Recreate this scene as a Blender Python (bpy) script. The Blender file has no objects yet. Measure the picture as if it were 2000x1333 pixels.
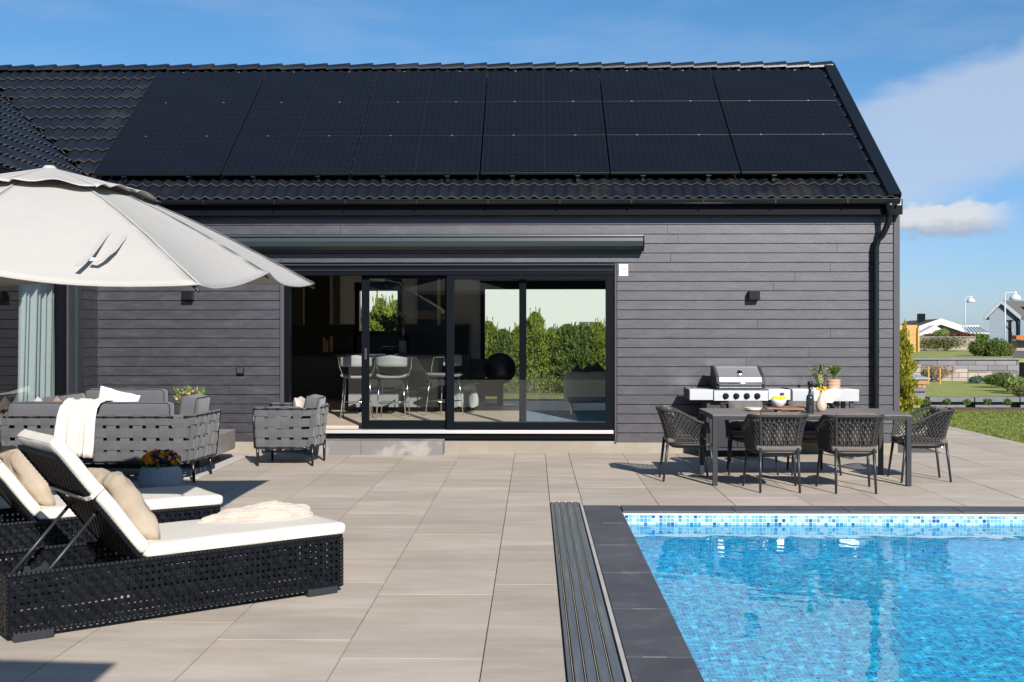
import bpy, bmesh, math, random
from math import sin, cos, tan, atan, atan2, pi, radians as R, sqrt
from mathutils import Vector, Matrix, noise as NZ
random.seed(7)
rnd = random.random
def U(a, b): return random.uniform(a, b)
S = bpy.context.scene
COL = S.collection
# ------------------------------------------------------------------ camera, sky, sun
F, H, YAW, HOR = 2300.0, 1.61, R(1.07), 645.0
cam = bpy.data.cameras.new('camera'); cam.lens = 36*F/2000; cam.sensor_width = 36
cam.shift_y = -(666.5-HOR)/2000; cam.clip_start = .05; cam.clip_end = 4000
co = bpy.data.objects.new('camera', cam); COL.objects.link(co)
co.location = (0, 0, H); co.rotation_euler = (R(90), 0, YAW); S.camera = co
S.view_settings.view_transform = 'Standard'; S.view_settings.look = 'None'
S.view_settings.exposure = 0.6; S.view_settings.gamma = 1
SUN = Vector((.56, -1.67, 1.0)).normalized()
EL = math.asin(SUN.z); AZ = atan2(SUN.x, SUN.y)
w = bpy.data.worlds.new('World'); S.world = w; w.use_nodes = True
nt = w.node_tree; nt.nodes.clear()
def N(t, typ, **kw):
    n = t.nodes.new(typ)
    for k, v in kw.items(): setattr(n, k, v)
    return n
def M_(t, op, a, b=None, c=None, clamp=False):
    n = t.nodes.new('ShaderNodeMath'); n.operation = op; n.use_clamp = clamp
    for i, v in enumerate((a, b, c)):
        if v is None: continue
        if isinstance(v, (int, float)): n.inputs[i].default_value = v
        else: t.links.new(v, n.inputs[i])
    return n.outputs[0]
def sstep(t, x, a, b):
    n = t.nodes.new('ShaderNodeMapRange'); n.interpolation_type = 'SMOOTHSTEP'
    t.links.new(x, n.inputs[0]); n.inputs[1].default_value = a; n.inputs[2].default_value = b
    return n.outputs[0]
def mixc(t, f, a, b, mode='MIX'):
    n = t.nodes.new('ShaderNodeMix'); n.data_type = 'RGBA'; n.blend_type = mode
    if isinstance(f, (int, float)): n.inputs[0].default_value = f
    else: t.links.new(f, n.inputs[0])
    for s, v in ((6, a), (7, b)):
        if isinstance(v, tuple): n.inputs[s].default_value = (*v[:3], 1)
        else: t.links.new(v, n.inputs[s])
    return n.outputs[2]
sky = N(nt, 'ShaderNodeTexSky', sky_type='NISHITA', sun_disc=False)
sky.sun_elevation = EL; sky.sun_rotation = AZ; sky.air_density = 1.0; sky.dust_density = .25; sky.ozone_density = 1.6
tc = N(nt, 'ShaderNodeTexCoord'); sp = N(nt, 'ShaderNodeSeparateXYZ'); nt.links.new(tc.outputs['Generated'], sp.inputs[0])
az = M_(nt, 'MULTIPLY', M_(nt, 'ARCTAN2', sp.outputs[0], sp.outputs[1]), 57.2958)
el = M_(nt, 'MULTIPLY', M_(nt, 'ARCSINE', sp.outputs[2]), 57.2958)
cv = N(nt, 'ShaderNodeCombineXYZ'); nt.links.new(az, cv.inputs[0]); nt.links.new(el, cv.inputs[1])
def skynoise(sx, sy, det=5, off=0, rough=.55, dist=0):
    mp = N(nt, 'ShaderNodeMapping'); mp.inputs['Scale'].default_value = (sx, sy, 1); mp.inputs['Location'].default_value = (off, off*.7, 0)
    nt.links.new(cv.outputs[0], mp.inputs[0])
    n = N(nt, 'ShaderNodeTexNoise'); n.inputs['Scale'].default_value = 1; n.inputs['Detail'].default_value = det
    n.inputs['Roughness'].default_value = rough; n.inputs['Distortion'].default_value = dist
    nt.links.new(mp.outputs[0], n.inputs[0]); return n.outputs[0]
# high veil of cirrus, thicker to the north-east
veil = M_(nt, 'MULTIPLY', sstep(nt, skynoise(.09, .42, 6, 3.1), .40, .62), .35)
elw = M_(nt, 'ADD', el, M_(nt, 'MULTIPLY', skynoise(.22, .5, 5, 9.0), 3.0))
elw = M_(nt, 'SUBTRACT', elw, M_(nt, 'MULTIPLY', M_(nt, 'SUBTRACT', az, 17.0), .32))
band = M_(nt, 'MULTIPLY', sstep(nt, elw, 5.6, 8.2), sstep(nt, elw, 13.2, 11.8))
band = M_(nt, 'MULTIPLY', M_(nt, 'MULTIPLY', band, sstep(nt, az, 7.0, 18.0)), .66)
c1 = M_(nt, 'MAXIMUM', M_(nt, 'MULTIPLY', veil, .35), band, clamp=True)
# low cumulus bank
cn = skynoise(.75, 1.5, 8, 21.4, .58, .3)
cel = M_(nt, 'ADD', el, M_(nt, 'MULTIPLY', M_(nt, 'SUBTRACT', cn, .5), 1.6))
cu = M_(nt, 'MULTIPLY', sstep(nt, cel, 4.1, 4.7), sstep(nt, cel, 5.95, 5.6))
cu = M_(nt, 'MULTIPLY', cu, M_(nt, 'MULTIPLY', sstep(nt, az, 14.0, 16.5), sstep(nt, az, 22.6, 20.2)))
sh = sstep(nt, M_(nt, 'ADD', el, M_(nt, 'MULTIPLY', cn, 1.0)), 4.9, 5.6)
cucol = mixc(nt, sh, (4.6, 5.3, 6.6), (9.0, 9.1, 9.3))
tint = mixc(nt, sstep(nt, el, -2, 16), (.66, .90, 1.46), (.56, .98, 1.30))
skc = mixc(nt, 1.0, sky.outputs[0], tint, 'MULTIPLY')
base = mixc(nt, c1, skc, (6.7, 7.7, 9.4))
base = mixc(nt, M_(nt, 'MULTIPLY', cu, .9), base, cucol)
bg = N(nt, 'ShaderNodeBackground'); bg.inputs[1].default_value = 0.056
nt.links.new(base, bg.inputs[0]); wo = N(nt, 'ShaderNodeOutputWorld'); nt.links.new(bg.outputs[0], wo.inputs[0])
sl = bpy.data.lights.new('sun', 'SUN'); sl.energy = 4.7; sl.angle = R(.5); sl.color = (1, .95, .87)
so = bpy.data.objects.new('sun', sl); COL.objects.link(so)
so.rotation_euler = (-SUN).to_track_quat('-Z', 'Y').to_euler(); so.location = SUN*60
try: sl.cycles.is_caustics_light = True
except Exception: pass
S.cycles.max_bounces = 10; S.cycles.transparent_max_bounces = 24; S.cycles.transmission_bounces = 10
S.cycles.caustics_reflective = False

# ------------------------------------------------------------------ measured places (metres, house-aligned)
def XP(px, Y): return Y*tan(atan((px-1000)/F)-YAW)
def ZP(px, py, Y):
    X = XP(px, Y); return H-(py-HOR)*(-X*sin(YAW)+Y*cos(YAW))/F
def G(px, py, z=0):
    f = F*(H-z)/(py-HOR); r = (px-1000)/F*f
    return Vector((r*cos(YAW)-f*sin(YAW), r*sin(YAW)+f*cos(YAW), z))
# ------------------------------------------------------------------ mesh helpers
OFF = {}
class MB:
    def __init__(s): s.v = []; s.f = []
    def quad(s, *p):
        n = len(s.v); s.v += [Vector(q) for q in p]; s.f.append(tuple(range(n, n+len(p))))
    def box(s, x0, x1, y0, y1, z0, z1):
        if x0 > x1: x0, x1 = x1, x0
        if y0 > y1: y0, y1 = y1, y0
        if z0 > z1: z0, z1 = z1, z0
        n = len(s.v)
        s.v += [Vector(p) for p in ((x0,y0,z0),(x1,y0,z0),(x1,y1,z0),(x0,y1,z0),(x0,y0,z1),(x1,y0,z1),(x1,y1,z1),(x0,y1,z1))]
        s.f += [tuple(n+i for i in q) for q in ((0,3,2,1),(4,5,6,7),(0,1,5,4),(1,2,6,5),(2,3,7,6),(3,0,4,7))]
    def hexa(s, p):          # 8 points, bottom loop then top loop
        n = len(s.v); s.v += [Vector(q) for q in p]
        s.f += [tuple(n+i for i in q) for q in ((0,3,2,1),(4,5,6,7),(0,1,5,4),(1,2,6,5),(2,3,7,6),(3,0,4,7))]
    def prism(s, poly, a, b, axis='x'):   # polygon in the two other axes
        n = len(s.v); k = len(poly)
        for c in (a, b):
            for (p, q) in poly:
                s.v.append(Vector({'x': (c,p,q), 'y': (p,c,q), 'z': (p,q,c)}[axis]))
        s.f.append(tuple(range(n, n+k))[::-1]); s.f.append(tuple(range(n+k, n+2*k)))
        for i in range(k): s.f.append((n+i, n+(i+1)%k, n+k+(i+1)%k, n+k+i))
    def tube(s, pts, r, n=8, closed=False, cap=True, ref=None):
        pts = [Vector(p) for p in pts]; m = len(pts); base = len(s.v); pu = None
        for i, p in enumerate(pts):
            a = pts[(i-1) % m] if (i or closed) else p; b = pts[(i+1) % m] if (i < m-1 or closed) else p
            t = (b-a); t = t.normalized() if t.length > 1e-9 else Vector((0,0,1))
            if pu is None:
                up = Vector(ref) if ref else (Vector((0,0,1)) if abs(t.z) < .9 else Vector((1,0,0)))
                u = t.cross(up).normalized()
            else:
                u = (pu - t*pu.dot(t)); u = u.normalized() if u.length > 1e-6 else pu
            pu = u; w_ = t.cross(u); rr = r[i] if isinstance(r, (list, tuple)) else r
            for k in range(n):
                th = 2*pi*k/n; s.v.append(p+u*(rr*cos(th))+w_*(rr*sin(th)))
        L = m if closed else m-1
        for i in range(L):
            j = (i+1) % m
            for k in range(n):
                s.f.append((base+i*n+k, base+i*n+(k+1)%n, base+j*n+(k+1)%n, base+j*n+k))
        if cap and not closed:
            s.f.append(tuple(base+k for k in range(n))[::-1]); s.f.append(tuple(base+(m-1)*n+k for k in range(n)))
    def lathe(s, prof, c=(0,0,0), n=24, wob=None):
        base = len(s.v); c = Vector(c)
        for (r, z) in prof:
            for k in range(n):
                th = 2*pi*k/n; rr = r*(wob(th, z) if wob else 1)
                s.v.append(c+Vector((rr*cos(th), rr*sin(th), z)))
        for i in range(len(prof)-1):
            for k in range(n):
                s.f.append((base+i*n+k, base+i*n+(k+1)%n, base+(i+1)*n+(k+1)%n, base+(i+1)*n+k))
        s.f.append(tuple(base+k for k in range(n))[::-1]); m = len(prof)-1
        s.f.append(tuple(base+m*n+k for k in range(n)))
    def grid(s, fn, nu, nv):
        base = len(s.v)
        for j in range(nv+1):
            for i in range(nu+1): s.v.append(Vector(fn(i/nu, j/nv)))
        for j in range(nv):
            for i in range(nu):
                a = base+j*(nu+1)+i; s.f.append((a, a+1, a+nu+2, a+nu+1))
    def ribbon(s, pts, nrm, side, wd, th):   # flat band, box section
        n0 = len(s.v); m = len(pts)
        for p, q, sd in zip(pts, nrm, side):
            h = sd*(wd/2); t = q*(th/2)
            s.v += [p-h-t, p+h-t, p+h+t, p-h+t]
        for i in range(m-1):
            a = n0+i*4
            for k in range(4): s.f.append((a+k, a+(k+1)%4, a+4+(k+1)%4, a+4+k))
        s.f.append((n0+3, n0+2, n0+1, n0)); a = n0+(m-1)*4; s.f.append((a, a+1, a+2, a+3))
    def soft(s, c, d, r=.03, seg=6, nz=0, nsc=6, puff=0, rot=None, seed=0):
        """rounded soft block: centre c, full sizes d"""
        bm = bmesh.new(); bmesh.ops.create_cube(bm, size=2)
        bmesh.ops.subdivide_edges(bm, edges=bm.edges[:], cuts=seg, use_grid_fill=True)
        hx, hy, hz = d[0]/2, d[1]/2, d[2]/2; r = min(r, hx, hy, hz); base = len(s.v)
        def wv(t, h):   # concentrate rows near the rim
            a = abs(t); a = 1-(1-a)**1.6 if a < 1 else 1; return (a if t >= 0 else -a)*h
        for v in bm.verts:
            p = Vector((wv(v.co.x, hx), wv(v.co.y, hy), wv(v.co.z, hz)))
            q = Vector((max(-hx+r, min(hx-r, p.x)), max(-hy+r, min(hy-r, p.y)), max(-hz+r, min(hz-r, p.z))))
            e = p-q
            if e.length > 1e-7: p = q+e.normalized()*r
            f = (1-(p.x/hx)**2)*(1-(p.y/hy)**2) if hz <= min(hx, hy) else ((1-(p.x/hx)**2)*(1-(p.z/hz)**2) if hy <= hx else (1-(p.y/hy)**2)*(1-(p.z/hz)**2))
            if puff:
                if hz <= min(hx, hy): p.z += (1 if v.co.z > 0 else -1)*puff*f*(abs(v.co.z) > .99)
                elif hy <= hx: p.y += (1 if v.co.y > 0 else -1)*puff*f*(abs(v.co.y) > .99)
                else: p.x += (1 if v.co.x > 0 else -1)*puff*f*(abs(v.co.x) > .99)
            if nz:
                p += Vector((NZ.noise(p*nsc+Vector((seed,1,2))), NZ.noise(p*nsc+Vector((3,seed,5))), NZ.noise(p*nsc+Vector((7,8,seed)))))*nz
            if rot: p = rot @ p
            s.v.append(Vector(c)+p)
        for f in bm.faces: s.f.append(tuple(base+v.index for v in f.verts))
        bm.free()
    def pillow(s, c, w_, h_, t, rot, seed=0, n=14, nz=.012):
        base = len(s.v)
        for sg in (1, -1):
            for j in range(n+1):
                for i in range(n+1):
                    u = i/n*2-1; v = j/n*2-1
                    e = (max(0, (1-u**4)*(1-v**4)))**.5
                    pinch = 1-.07*(1-abs(u*v))*(max(abs(u), abs(v)))
                    p = Vector((u*w_/2*pinch, sg*t/2*e, v*h_/2*pinch))
                    q = NZ.noise(Vector((u*2.3+seed, v*2.3, sg*3)))+.6*NZ.noise(Vector((u*6+seed, v*4, sg*5)))
                    p.y += q*nz*e*2
                    p.z += nz*NZ.noise(Vector((u*3, seed, 1)))
                    s.v.append(Vector(c)+rot @ p)
            for j in range(n):
                for i in range(n):
                    a = base+(0 if sg == 1 else (n+1)**2)+j*(n+1)+i
                    q = (a, a+1, a+n+2, a+n+1); s.f.append(q if sg == -1 else q[::-1])
    def leaves(s, c, rad, n, size, asp=2.0, shell=.5, up=0):
        c = Vector(c)
        for _ in range(n):
            d = Vector((random.gauss(0,1), random.gauss(0,1), random.gauss(0,1))).normalized()
            q = shell+(1-shell)*rnd(); q = q if rnd() < .8 else rnd()
            p = c+Vector((d.x*rad[0]*q, d.y*rad[1]*q, d.z*rad[2]*q))
            a = Vector((random.gauss(0,1), random.gauss(0,1), random.gauss(0,1)+up)).normalized()
            b = a.cross(Vector((random.gauss(0,1), random.gauss(0,1), random.gauss(0,1)))).normalized()
            z = size*U(.6, 1.3); s.quad(p-a*z*.5*asp, p+b*z*.5, p+a*z*.5*asp, p-b*z*.5)
    def build(s, name, mat, parent=None, smooth=False, bevel=0, bseg=2, merge=False):
        me = bpy.data.meshes.new(name); off = OFF.get(parent, Vector((0,0,0)))
        me.from_pydata([tuple(v-off) for v in s.v], [], s.f); me.materials.append(mat)
        bm = bmesh.new(); bm.from_mesh(me)
        if merge: bmesh.ops.remove_doubles(bm, verts=bm.verts, dist=1e-5)
        if not s_flag.get('nonormal'): bmesh.ops.recalc_face_normals(bm, faces=bm.faces)
        bm.to_mesh(me); bm.free()
        if smooth: me.shade_smooth()
        o = bpy.data.objects.new(name, me); COL.objects.link(o)
        if parent is not None: o.parent = parent; OFF[o] = off
        if bevel:
            b = o.modifiers.new('bevel', 'BEVEL'); b.width = bevel; b.segments = bseg; b.limit_method = 'ANGLE'; b.angle_limit = R(40)
            b.harden_normals = False
            if not smooth: pass
        return o
s_flag = {}
def thing(name, label, cat, loc=(0,0,0), group=None):
    o = bpy.data.objects.new(name, None); COL.objects.link(o); o.location = loc
    o['label'] = label; o['category'] = cat
    if group: o['group'] = group
    o.empty_display_size = .1; OFF[o] = Vector(loc); return o
def tag(o, label, cat, group=None):
    o['label'] = label; o['category'] = cat
    if group: o['group'] = group
    return o
def struct(o): o['kind'] = 'structure'; return o
def copy_tree(o, parent=None):
    c = o.copy(); COL.objects.link(c)
    if parent is not None: c.parent = parent
    for ch in [x for x in bpy.data.objects if x.parent == o and x != c]: copy_tree(ch, c)
    return c
def put(o, loc, rz=0, label=None):
    o.location = loc; o.rotation_euler = (0, 0, rz)
    if label: o['label'] = label
    return o
# ------------------------------------------------------------------ materials
MT = {}
def mat(name, col, rough=.5, metal=0, spec=.5, var=.12, vs=3, bump=0, bs=60, stretch=(1,1,1), island=0, coat=0, col2=None, c2=(.45,.6), c2s=2, coords='Object', trans=0, sheen=0, det=5, rvar=0):
    if name in MT: return MT[name]
    m = bpy.data.materials.new(name); m.use_nodes = True; t = m.node_tree; b = t.nodes['Principled BSDF']
    tcn = N(t, 'ShaderNodeTexCoord'); mp = N(t, 'ShaderNodeMapping'); mp.inputs['Scale'].default_value = stretch
    t.links.new(tcn.outputs[coords], mp.inputs[0]); V = mp.outputs[0]
    def nz(sc, d=det, r=.6):
        n = N(t, 'ShaderNodeTexNoise'); n.inputs['Scale'].default_value = sc; n.inputs['Detail'].default_value = d
        n.inputs['Roughness'].default_value = r; t.links.new(V, n.inputs[0]); return n.outputs[0]
    n1 = nz(vs); c = tuple(col)
    if col2: c = mixc(t, sstep(t, nz(c2s), *c2), c, tuple(col2))
    f = M_(t, 'ADD', M_(t, 'MULTIPLY', M_(t, 'SUBTRACT', n1, .5), var*2.4), 1.0)
    if island:
        g = N(t, 'ShaderNodeNewGeometry')
        f = M_(t, 'MULTIPLY', f, M_(t, 'ADD', M_(t, 'MULTIPLY', M_(t, 'SUBTRACT', g.outputs['Random Per Island'], .5), island*2), 1.0))
    cc = N(t, 'ShaderNodeCombineXYZ')
    for i in range(3): t.links.new(f, cc.inputs[i])
    c = mixc(t, 1.0, c, cc.outputs[0], 'MULTIPLY')
    t.links.new(c, b.inputs['Base Color']); b.inputs['Metallic'].default_value = metal
    b.inputs['Roughness'].default_value = rough; b.inputs['Specular IOR Level'].default_value = spec
    if rvar: t.links.new(M_(t, 'ADD', M_(t, 'MULTIPLY', M_(t, 'SUBTRACT', n1, .5), rvar*2), rough), b.inputs['Roughness'])
    if coat: b.inputs['Coat Weight'].default_value = coat; b.inputs['Coat Roughness'].default_value = .15
    if sheen: b.inputs['Sheen Weight'].default_value = sheen
    if bump:
        bn = N(t, 'ShaderNodeBump'); bn.inputs['Strength'].default_value = 1; bn.inputs['Distance'].default_value = bump
        t.links.new(nz(bs, 3), bn.inputs['Height']); t.links.new(bn.outputs[0], b.inputs['Normal'])
    if trans:
        tr = N(t, 'ShaderNodeBsdfTranslucent'); t.links.new(c, tr.inputs[0]); mx = N(t, 'ShaderNodeMixShader'); mx.inputs[0].default_value = trans
        t.links.new(b.outputs[0], mx.inputs[1]); t.links.new(tr.outputs[0], mx.inputs[2])
        t.links.new(mx.outputs[0], t.nodes['Material Output'].inputs[0])
    MT[name] = m; return m
def glassmat(name, tint=(.86,.9,.9), k=1.6):
    m = bpy.data.materials.new(name); m.use_nodes = True; t = m.node_tree; t.nodes.remove(t.nodes['Principled BSDF'])
    tr = N(t, 'ShaderNodeBsdfTransparent'); tr.inputs[0].default_value = (*tint, 1)
    gl = N(t, 'ShaderNodeBsdfGlossy'); gl.inputs['Roughness'].default_value = 0.0
    ge = N(t, 'ShaderNodeNewGeometry'); dn = N(t, 'ShaderNodeVectorMath', operation='DOT_PRODUCT'); t.links.new(ge.outputs['Incoming'], dn.inputs[0]); t.links.new(ge.outputs['Normal'], dn.inputs[1])
    fr = M_(t, 'ADD', M_(t, 'MULTIPLY', M_(t, 'POWER', M_(t, 'SUBTRACT', 1.0, M_(t, 'ABSOLUTE', dn.outputs['Value'])), 5.0), .96), .042)
    mx = N(t, 'ShaderNodeMixShader'); t.links.new(M_(t, 'MULTIPLY', fr, k, clamp=True), mx.inputs[0])
    t.links.new(tr.outputs[0], mx.inputs[1]); t.links.new(gl.outputs[0], mx.inputs[2])
    t.links.new(mx.outputs[0], t.nodes['Material Output'].inputs[0]); MT[name] = m; return m
def mosaic(name, palette, size, grout, axes, warp=0):
    m = bpy.data.materials.new(name); m.use_nodes = True; t = m.node_tree; b = t.nodes['Principled BSDF']
    tcn = N(t, 'ShaderNodeTexCoord'); sx = N(t, 'ShaderNodeSeparateXYZ'); t.links.new(tcn.outputs['Object'], sx.inputs[0])
    a = sx.outputs[axes[0]] if isinstance(axes[0], int) else M_(t, 'ADD', sx.outputs[0], sx.outputs[1])
    c = sx.outputs[axes[1]]
    a = M_(t, 'DIVIDE', a, size); c = M_(t, 'DIVIDE', c, size)
    fa, fc = M_(t, 'FLOOR', a), M_(t, 'FLOOR', c)
    cb = N(t, 'ShaderNodeCombineXYZ'); t.links.new(fa, cb.inputs[0]); t.links.new(fc, cb.inputs[1])
    wn = N(t, 'ShaderNodeTexWhiteNoise'); wn.noise_dimensions = '3D'; t.links.new(cb.outputs[0], wn.inputs[0])
    cr = N(t, 'ShaderNodeValToRGB'); cr.color_ramp.interpolation = 'CONSTANT'
    els = cr.color_ramp.elements
    els[0].position = 0; els[0].color = (*palette[0][1], 1); els[1].position = palette[1][0]; els[1].color = (*palette[1][1], 1)
    for p, q in palette[2:]:
        e = els.new(p); e.color = (*q, 1)
    t.links.new(wn.outputs['Value'], cr.inputs[0])
    ra = M_(t, 'FRACT', a); rc = M_(t, 'FRACT', c)
    g = M_(t, 'MAXIMUM', M_(t, 'LESS_THAN', ra, .13), M_(t, 'LESS_THAN', rc, .13))
    t.links.new(mixc(t, g, cr.outputs[0], grout), b.inputs['Base Color']); b.inputs['Roughness'].default_value = .25
    MT[name] = m; return m
# palette of the place
BOARD = mat('board_stain', (.0130,.0118,.0175), rough=.45, spec=1.0, var=.42, vs=22, bump=.0014, bs=55, stretch=(.42,1,1.3), island=.10, rvar=.10, coat=.45,
            col2=(.034,.032,.041), c2=(.42,.72), c2s=7)
MT['board_stain'].node_tree.nodes['Principled BSDF'].inputs['Coat Roughness'].default_value = .42
MT['board_stain'].node_tree.nodes['Principled BSDF'].inputs['Specular Tint'].default_value = (.965,.945,1,1)
BOARDSM = mat('board_stain_flat', (.040,.039,.049), rough=.6, var=.12, vs=5, stretch=(1,.3,3))
BLACKM = mat('black_metal', (.006,.008,.011), rough=.30, spec=.45, var=.06)
ALU = mat('grey_aluminium', (.022,.032,.038), rough=.34, spec=.5, var=.05)
FRAME = mat('frame_black', (.003,.0042,.007), spec=.10, rough=.4, var=.05)
TILE = mat('roof_tile', (.008,.011,.017), rough=.36, spec=.5, var=.35, vs=2.5, bump=.002, bs=40, col2=(.021,.021,.023), c2=(.5,.7), c2s=1.6)
TILEEDGE = mat('roof_tile_rim', (.055,.050,.045), rough=.85, var=.4, vs=12)
CONC = mat('concrete', (.25,.22,.175), rough=.9, var=.22, vs=1.5, bump=.0015, bs=80, col2=(.30,.27,.225), c2=(.45,.65), c2s=.9)
CONCG = mat('concrete_grey', (.17,.16,.16), rough=.85, var=.22, vs=3, bump=.001, bs=60, col2=(.26,.235,.22), c2=(.5,.62), c2s=3)
CONCD = mat('concrete_block', (.22,.205,.195), rough=.85, var=.25, vs=5, bump=.001, bs=70, col2=(.30,.26,.24), c2=(.5,.7), c2s=2)
WHITE = mat('white_paint', (.55,.55,.55), rough=.6, var=.04)
WALLW = mat('interior_white', (.82,.81,.78), rough=.8, var=.04)
FLOORI = mat('interior_floor', (.50,.42,.33), rough=.5, var=.12, vs=4, stretch=(.3,2,1))
STEEL = mat('brushed_steel', (.62,.63,.65), rough=.42, metal=1, var=.05, vs=30, stretch=(.2,4,4), bump=.0002, bs=120)
CHROME = mat('chrome', (.75,.75,.76), rough=.15, metal=1, var=.03)
GLASS = glassmat('window_glass', tint=(.90,.94,.93), k=2.0)
GLASSW = glassmat('wing_glass', tint=(.88,.97,.96), k=1.6)
FAB = mat('strap_fabric', (.088,.089,.096), rough=.9, var=.16, vs=40, bump=.0006, bs=420, sheen=.2, island=.06, stretch=(1,1,3))
FABD = mat('cushion_fabric', (.085,.087,.098), rough=.92, var=.10, vs=30, bump=.0012, bs=60, sheen=.25)
PIPE = mat('piping', (.02,.021,.026), rough=.8)
CREAM = mat('cream_canvas', (.66,.625,.56), rough=.9, var=.05, vs=3, bump=.003, bs=9, trans=.06)
BEIGE = mat('beige_linen', (.43,.35,.265), rough=.95, var=.12, vs=6, bump=.005, bs=9, col2=(.46,.38,.30), c2=(.4,.6), c2s=4)
LINEN = mat('cream_throw', (.66,.61,.53), rough=.95, var=.06, vs=5, bump=.003, bs=16)
WICK = mat('wicker', (.0045,.0055,.008), rough=.36, spec=.2, var=.35, vs=60, island=.35, bump=.0007, bs=150, stretch=(1,1,1))
ROPE = mat('rope', (.030,.028,.028), rough=.72, var=.35, vs=70, bump=.001, bs=260)
LEGM = mat('leg_metal', (.020,.023,.028), rough=.42, var=.05)
TAUPE = mat('taupe_fabric', (.125,.108,.097), rough=.95, var=.12, vs=10, bump=.002, bs=30, sheen=.2)
# ------------------------------------------------------------------ ground, patio, pool
T = .7
patio_mat = mat('paver', (.42,.352,.285), rough=.78, var=.16, vs=1.6, bump=.0012, bs=90, island=.10, stretch=(.45,1.5,1), col2=(.455,.395,.335), c2=(.45,.62), c2s=2.6, coords='Object', rvar=.12)
t_ = patio_mat.node_tree; b_ = t_.nodes['Principled BSDF']; lk = b_.inputs['Base Color'].links[0].from_socket
mpn = [n for n in t_.nodes if n.type == 'TEX_COORD'][0].outputs['Object']
def pn(sc, d=3):
    n = N(t_, 'ShaderNodeTexNoise'); n.inputs['Scale'].default_value = sc; n.inputs['Detail'].default_value = d; t_.links.new(mpn, n.inputs[0]); return n.outputs[0]
spk = sstep(t_, pn(75, 2), .27, .36); big = M_(t_, 'MULTIPLY', sstep(t_, pn(.9, 6), .52, .66), .16)
lk = mixc(t_, M_(t_, 'MULTIPLY', M_(t_, 'SUBTRACT', 1.0, spk), .4), lk, (.16,.13,.11)); lk = mixc(t_, big, lk, (.24,.215,.19))
wv_ = N(t_, 'ShaderNodeTexWave'); wv_.inputs['Scale'].default_value = 1.6; wv_.inputs['Distortion'].default_value = 9; wv_.inputs['Detail'].default_value = 4; wv_.bands_direction = 'Y'; t_.links.new(mpn, wv_.inputs[0])
lk = mixc(t_, M_(t_, 'MULTIPLY', sstep(t_, wv_.outputs[1], .62, 1.0), .09), lk, (.56,.50,.43)); t_.links.new(lk, b_.inputs['Base Color'])
patio_base = mat('joint_sand', (.12,.10,.085), rough=1, var=.2, vs=30)
mb = MB(); mbase = MB()
def clipbox(x0, x1, y0, y1):
    """rectangles of a slab left after cutting out the pool surround and the lawn"""
    out = []
    reg = [(-12, .148, -7, 22), (.148, .45, 11.06, 22), (.45, 6.95, 10.84, 20.0)]
    for a0, a1, b0, b1 in reg:
        c0, c1, d0, d1 = max(x0, a0), min(x1, a1), max(y0, b0), min(y1, b1)
        if c1-c0 > .03 and d1-d0 > .03: out.append((c0, c1, d0, d1))
    return out
offs = {0: 6.05, 1: 5.76, 2: 5.40}
g = .004
for k in range(-17, 11):
    x0 = -.25+T*k; x1 = x0+T
    o = 6.05 if k == 0 else (5.76 if k % 2 else 5.40)
    j0 = int((-7-o)//T); 
    for j in range(j0, 24):
        y0 = o+j*T; y1 = y0+T
        if y0 > 20: break
        if x1 > .45 and y1 < 10.84: continue
        if x0 > 4.75 and y0 > 21: continue
        for (a0, a1, b0, b1) in clipbox(x0, x1, y0, y1):
            if b0 > 15.5 and a0 < 4.8: continue
            dz = U(-.0012, .0012); mb.box(a0+g*.8, a1-g*.8, b0+g*.22, b1-g*.22, -.05, dz)
patio = struct(mb.build('patio', patio_mat, None))
for a0, a1, b0, b1 in [(-12, .148, -7, 15.5), (.148, .45, 11.06, 15.5), (.45, 6.94, 10.84, 15.5), (4.8, 6.94, 15.5, 20.0)]:
    mbase.box(a0, a1, b0, b1, -.09, -.010)
struct(mbase.build('patio_joints', patio_base))
GRASSM = mat('lawn_green', (.13,.165,.028), rough=.95, var=.35, vs=2.2, bump=.02, bs=25, col2=(.17,.18,.05), c2=(.4,.62), c2s=.35, coords='Object')
mb = MB(); RG = 1500      # ground sheet with the pool cut out
xs = [-RG, -40, .5, 5.6, 40, RG]; ys = [-RG, -30, 2.2, 10.8, 45, RG]
for i in range(5):
    for j in range(5):
        if (i, j) == (2, 2): continue
        mb.quad((xs[i], ys[j], -.055), (xs[i+1], ys[j], -.055), (xs[i+1], ys[j+1], -.055), (xs[i], ys[j+1], -.055))
struct(mb.build('lawn', GRASSM, merge=True))
# pool: X .77..5.2, Y 2.4..10.5
PX0, PX1, PY0, PY1, WZ, PD = .77, 5.25, 2.4, 10.5, -.122, -1.35
blue = [(0,(.002,.36,.80)),(.18,(.002,.46,.88)),(.40,(.003,.56,.92)),(.58,(.01,.66,.94)),(.72,(.002,.27,.70)),(.82,(.05,.76,.95)),(.92,(.02,.10,.46)),(.95,(.01,.55,.9))]
band = [(0,(.30,.50,.58)),(.25,(.16,.38,.52)),(.45,(.40,.54,.60)),(.6,(.08,.28,.46)),(.72,(.15,.40,.46)),(.86,(.01,.07,.24)),(.93,(.02,.16,.38))]
MF = mosaic('pool_mosaic_floor', blue, .030, (.14,.80,.96), (0, 1)); MWL = mosaic('pool_mosaic_wall', blue, .028, (.08,.78,.95), ('s', 2))
MBD = mosaic('pool_mosaic_band', band, .034, (.52,.60,.62), ('s', 2))
pool = thing('swimming_pool', 'rectangular swimming pool lined with blue mosaic, with dark stone coping', 'pool', (.77, 10.5, 0))
mb = MB(); mb.quad((PX0,PY0,PD),(PX1,PY0,PD),(PX1,PY1,PD),(PX0,PY1,PD)); fl = mb.build('pool_floor', MF, pool)
mb = MB()
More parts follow.
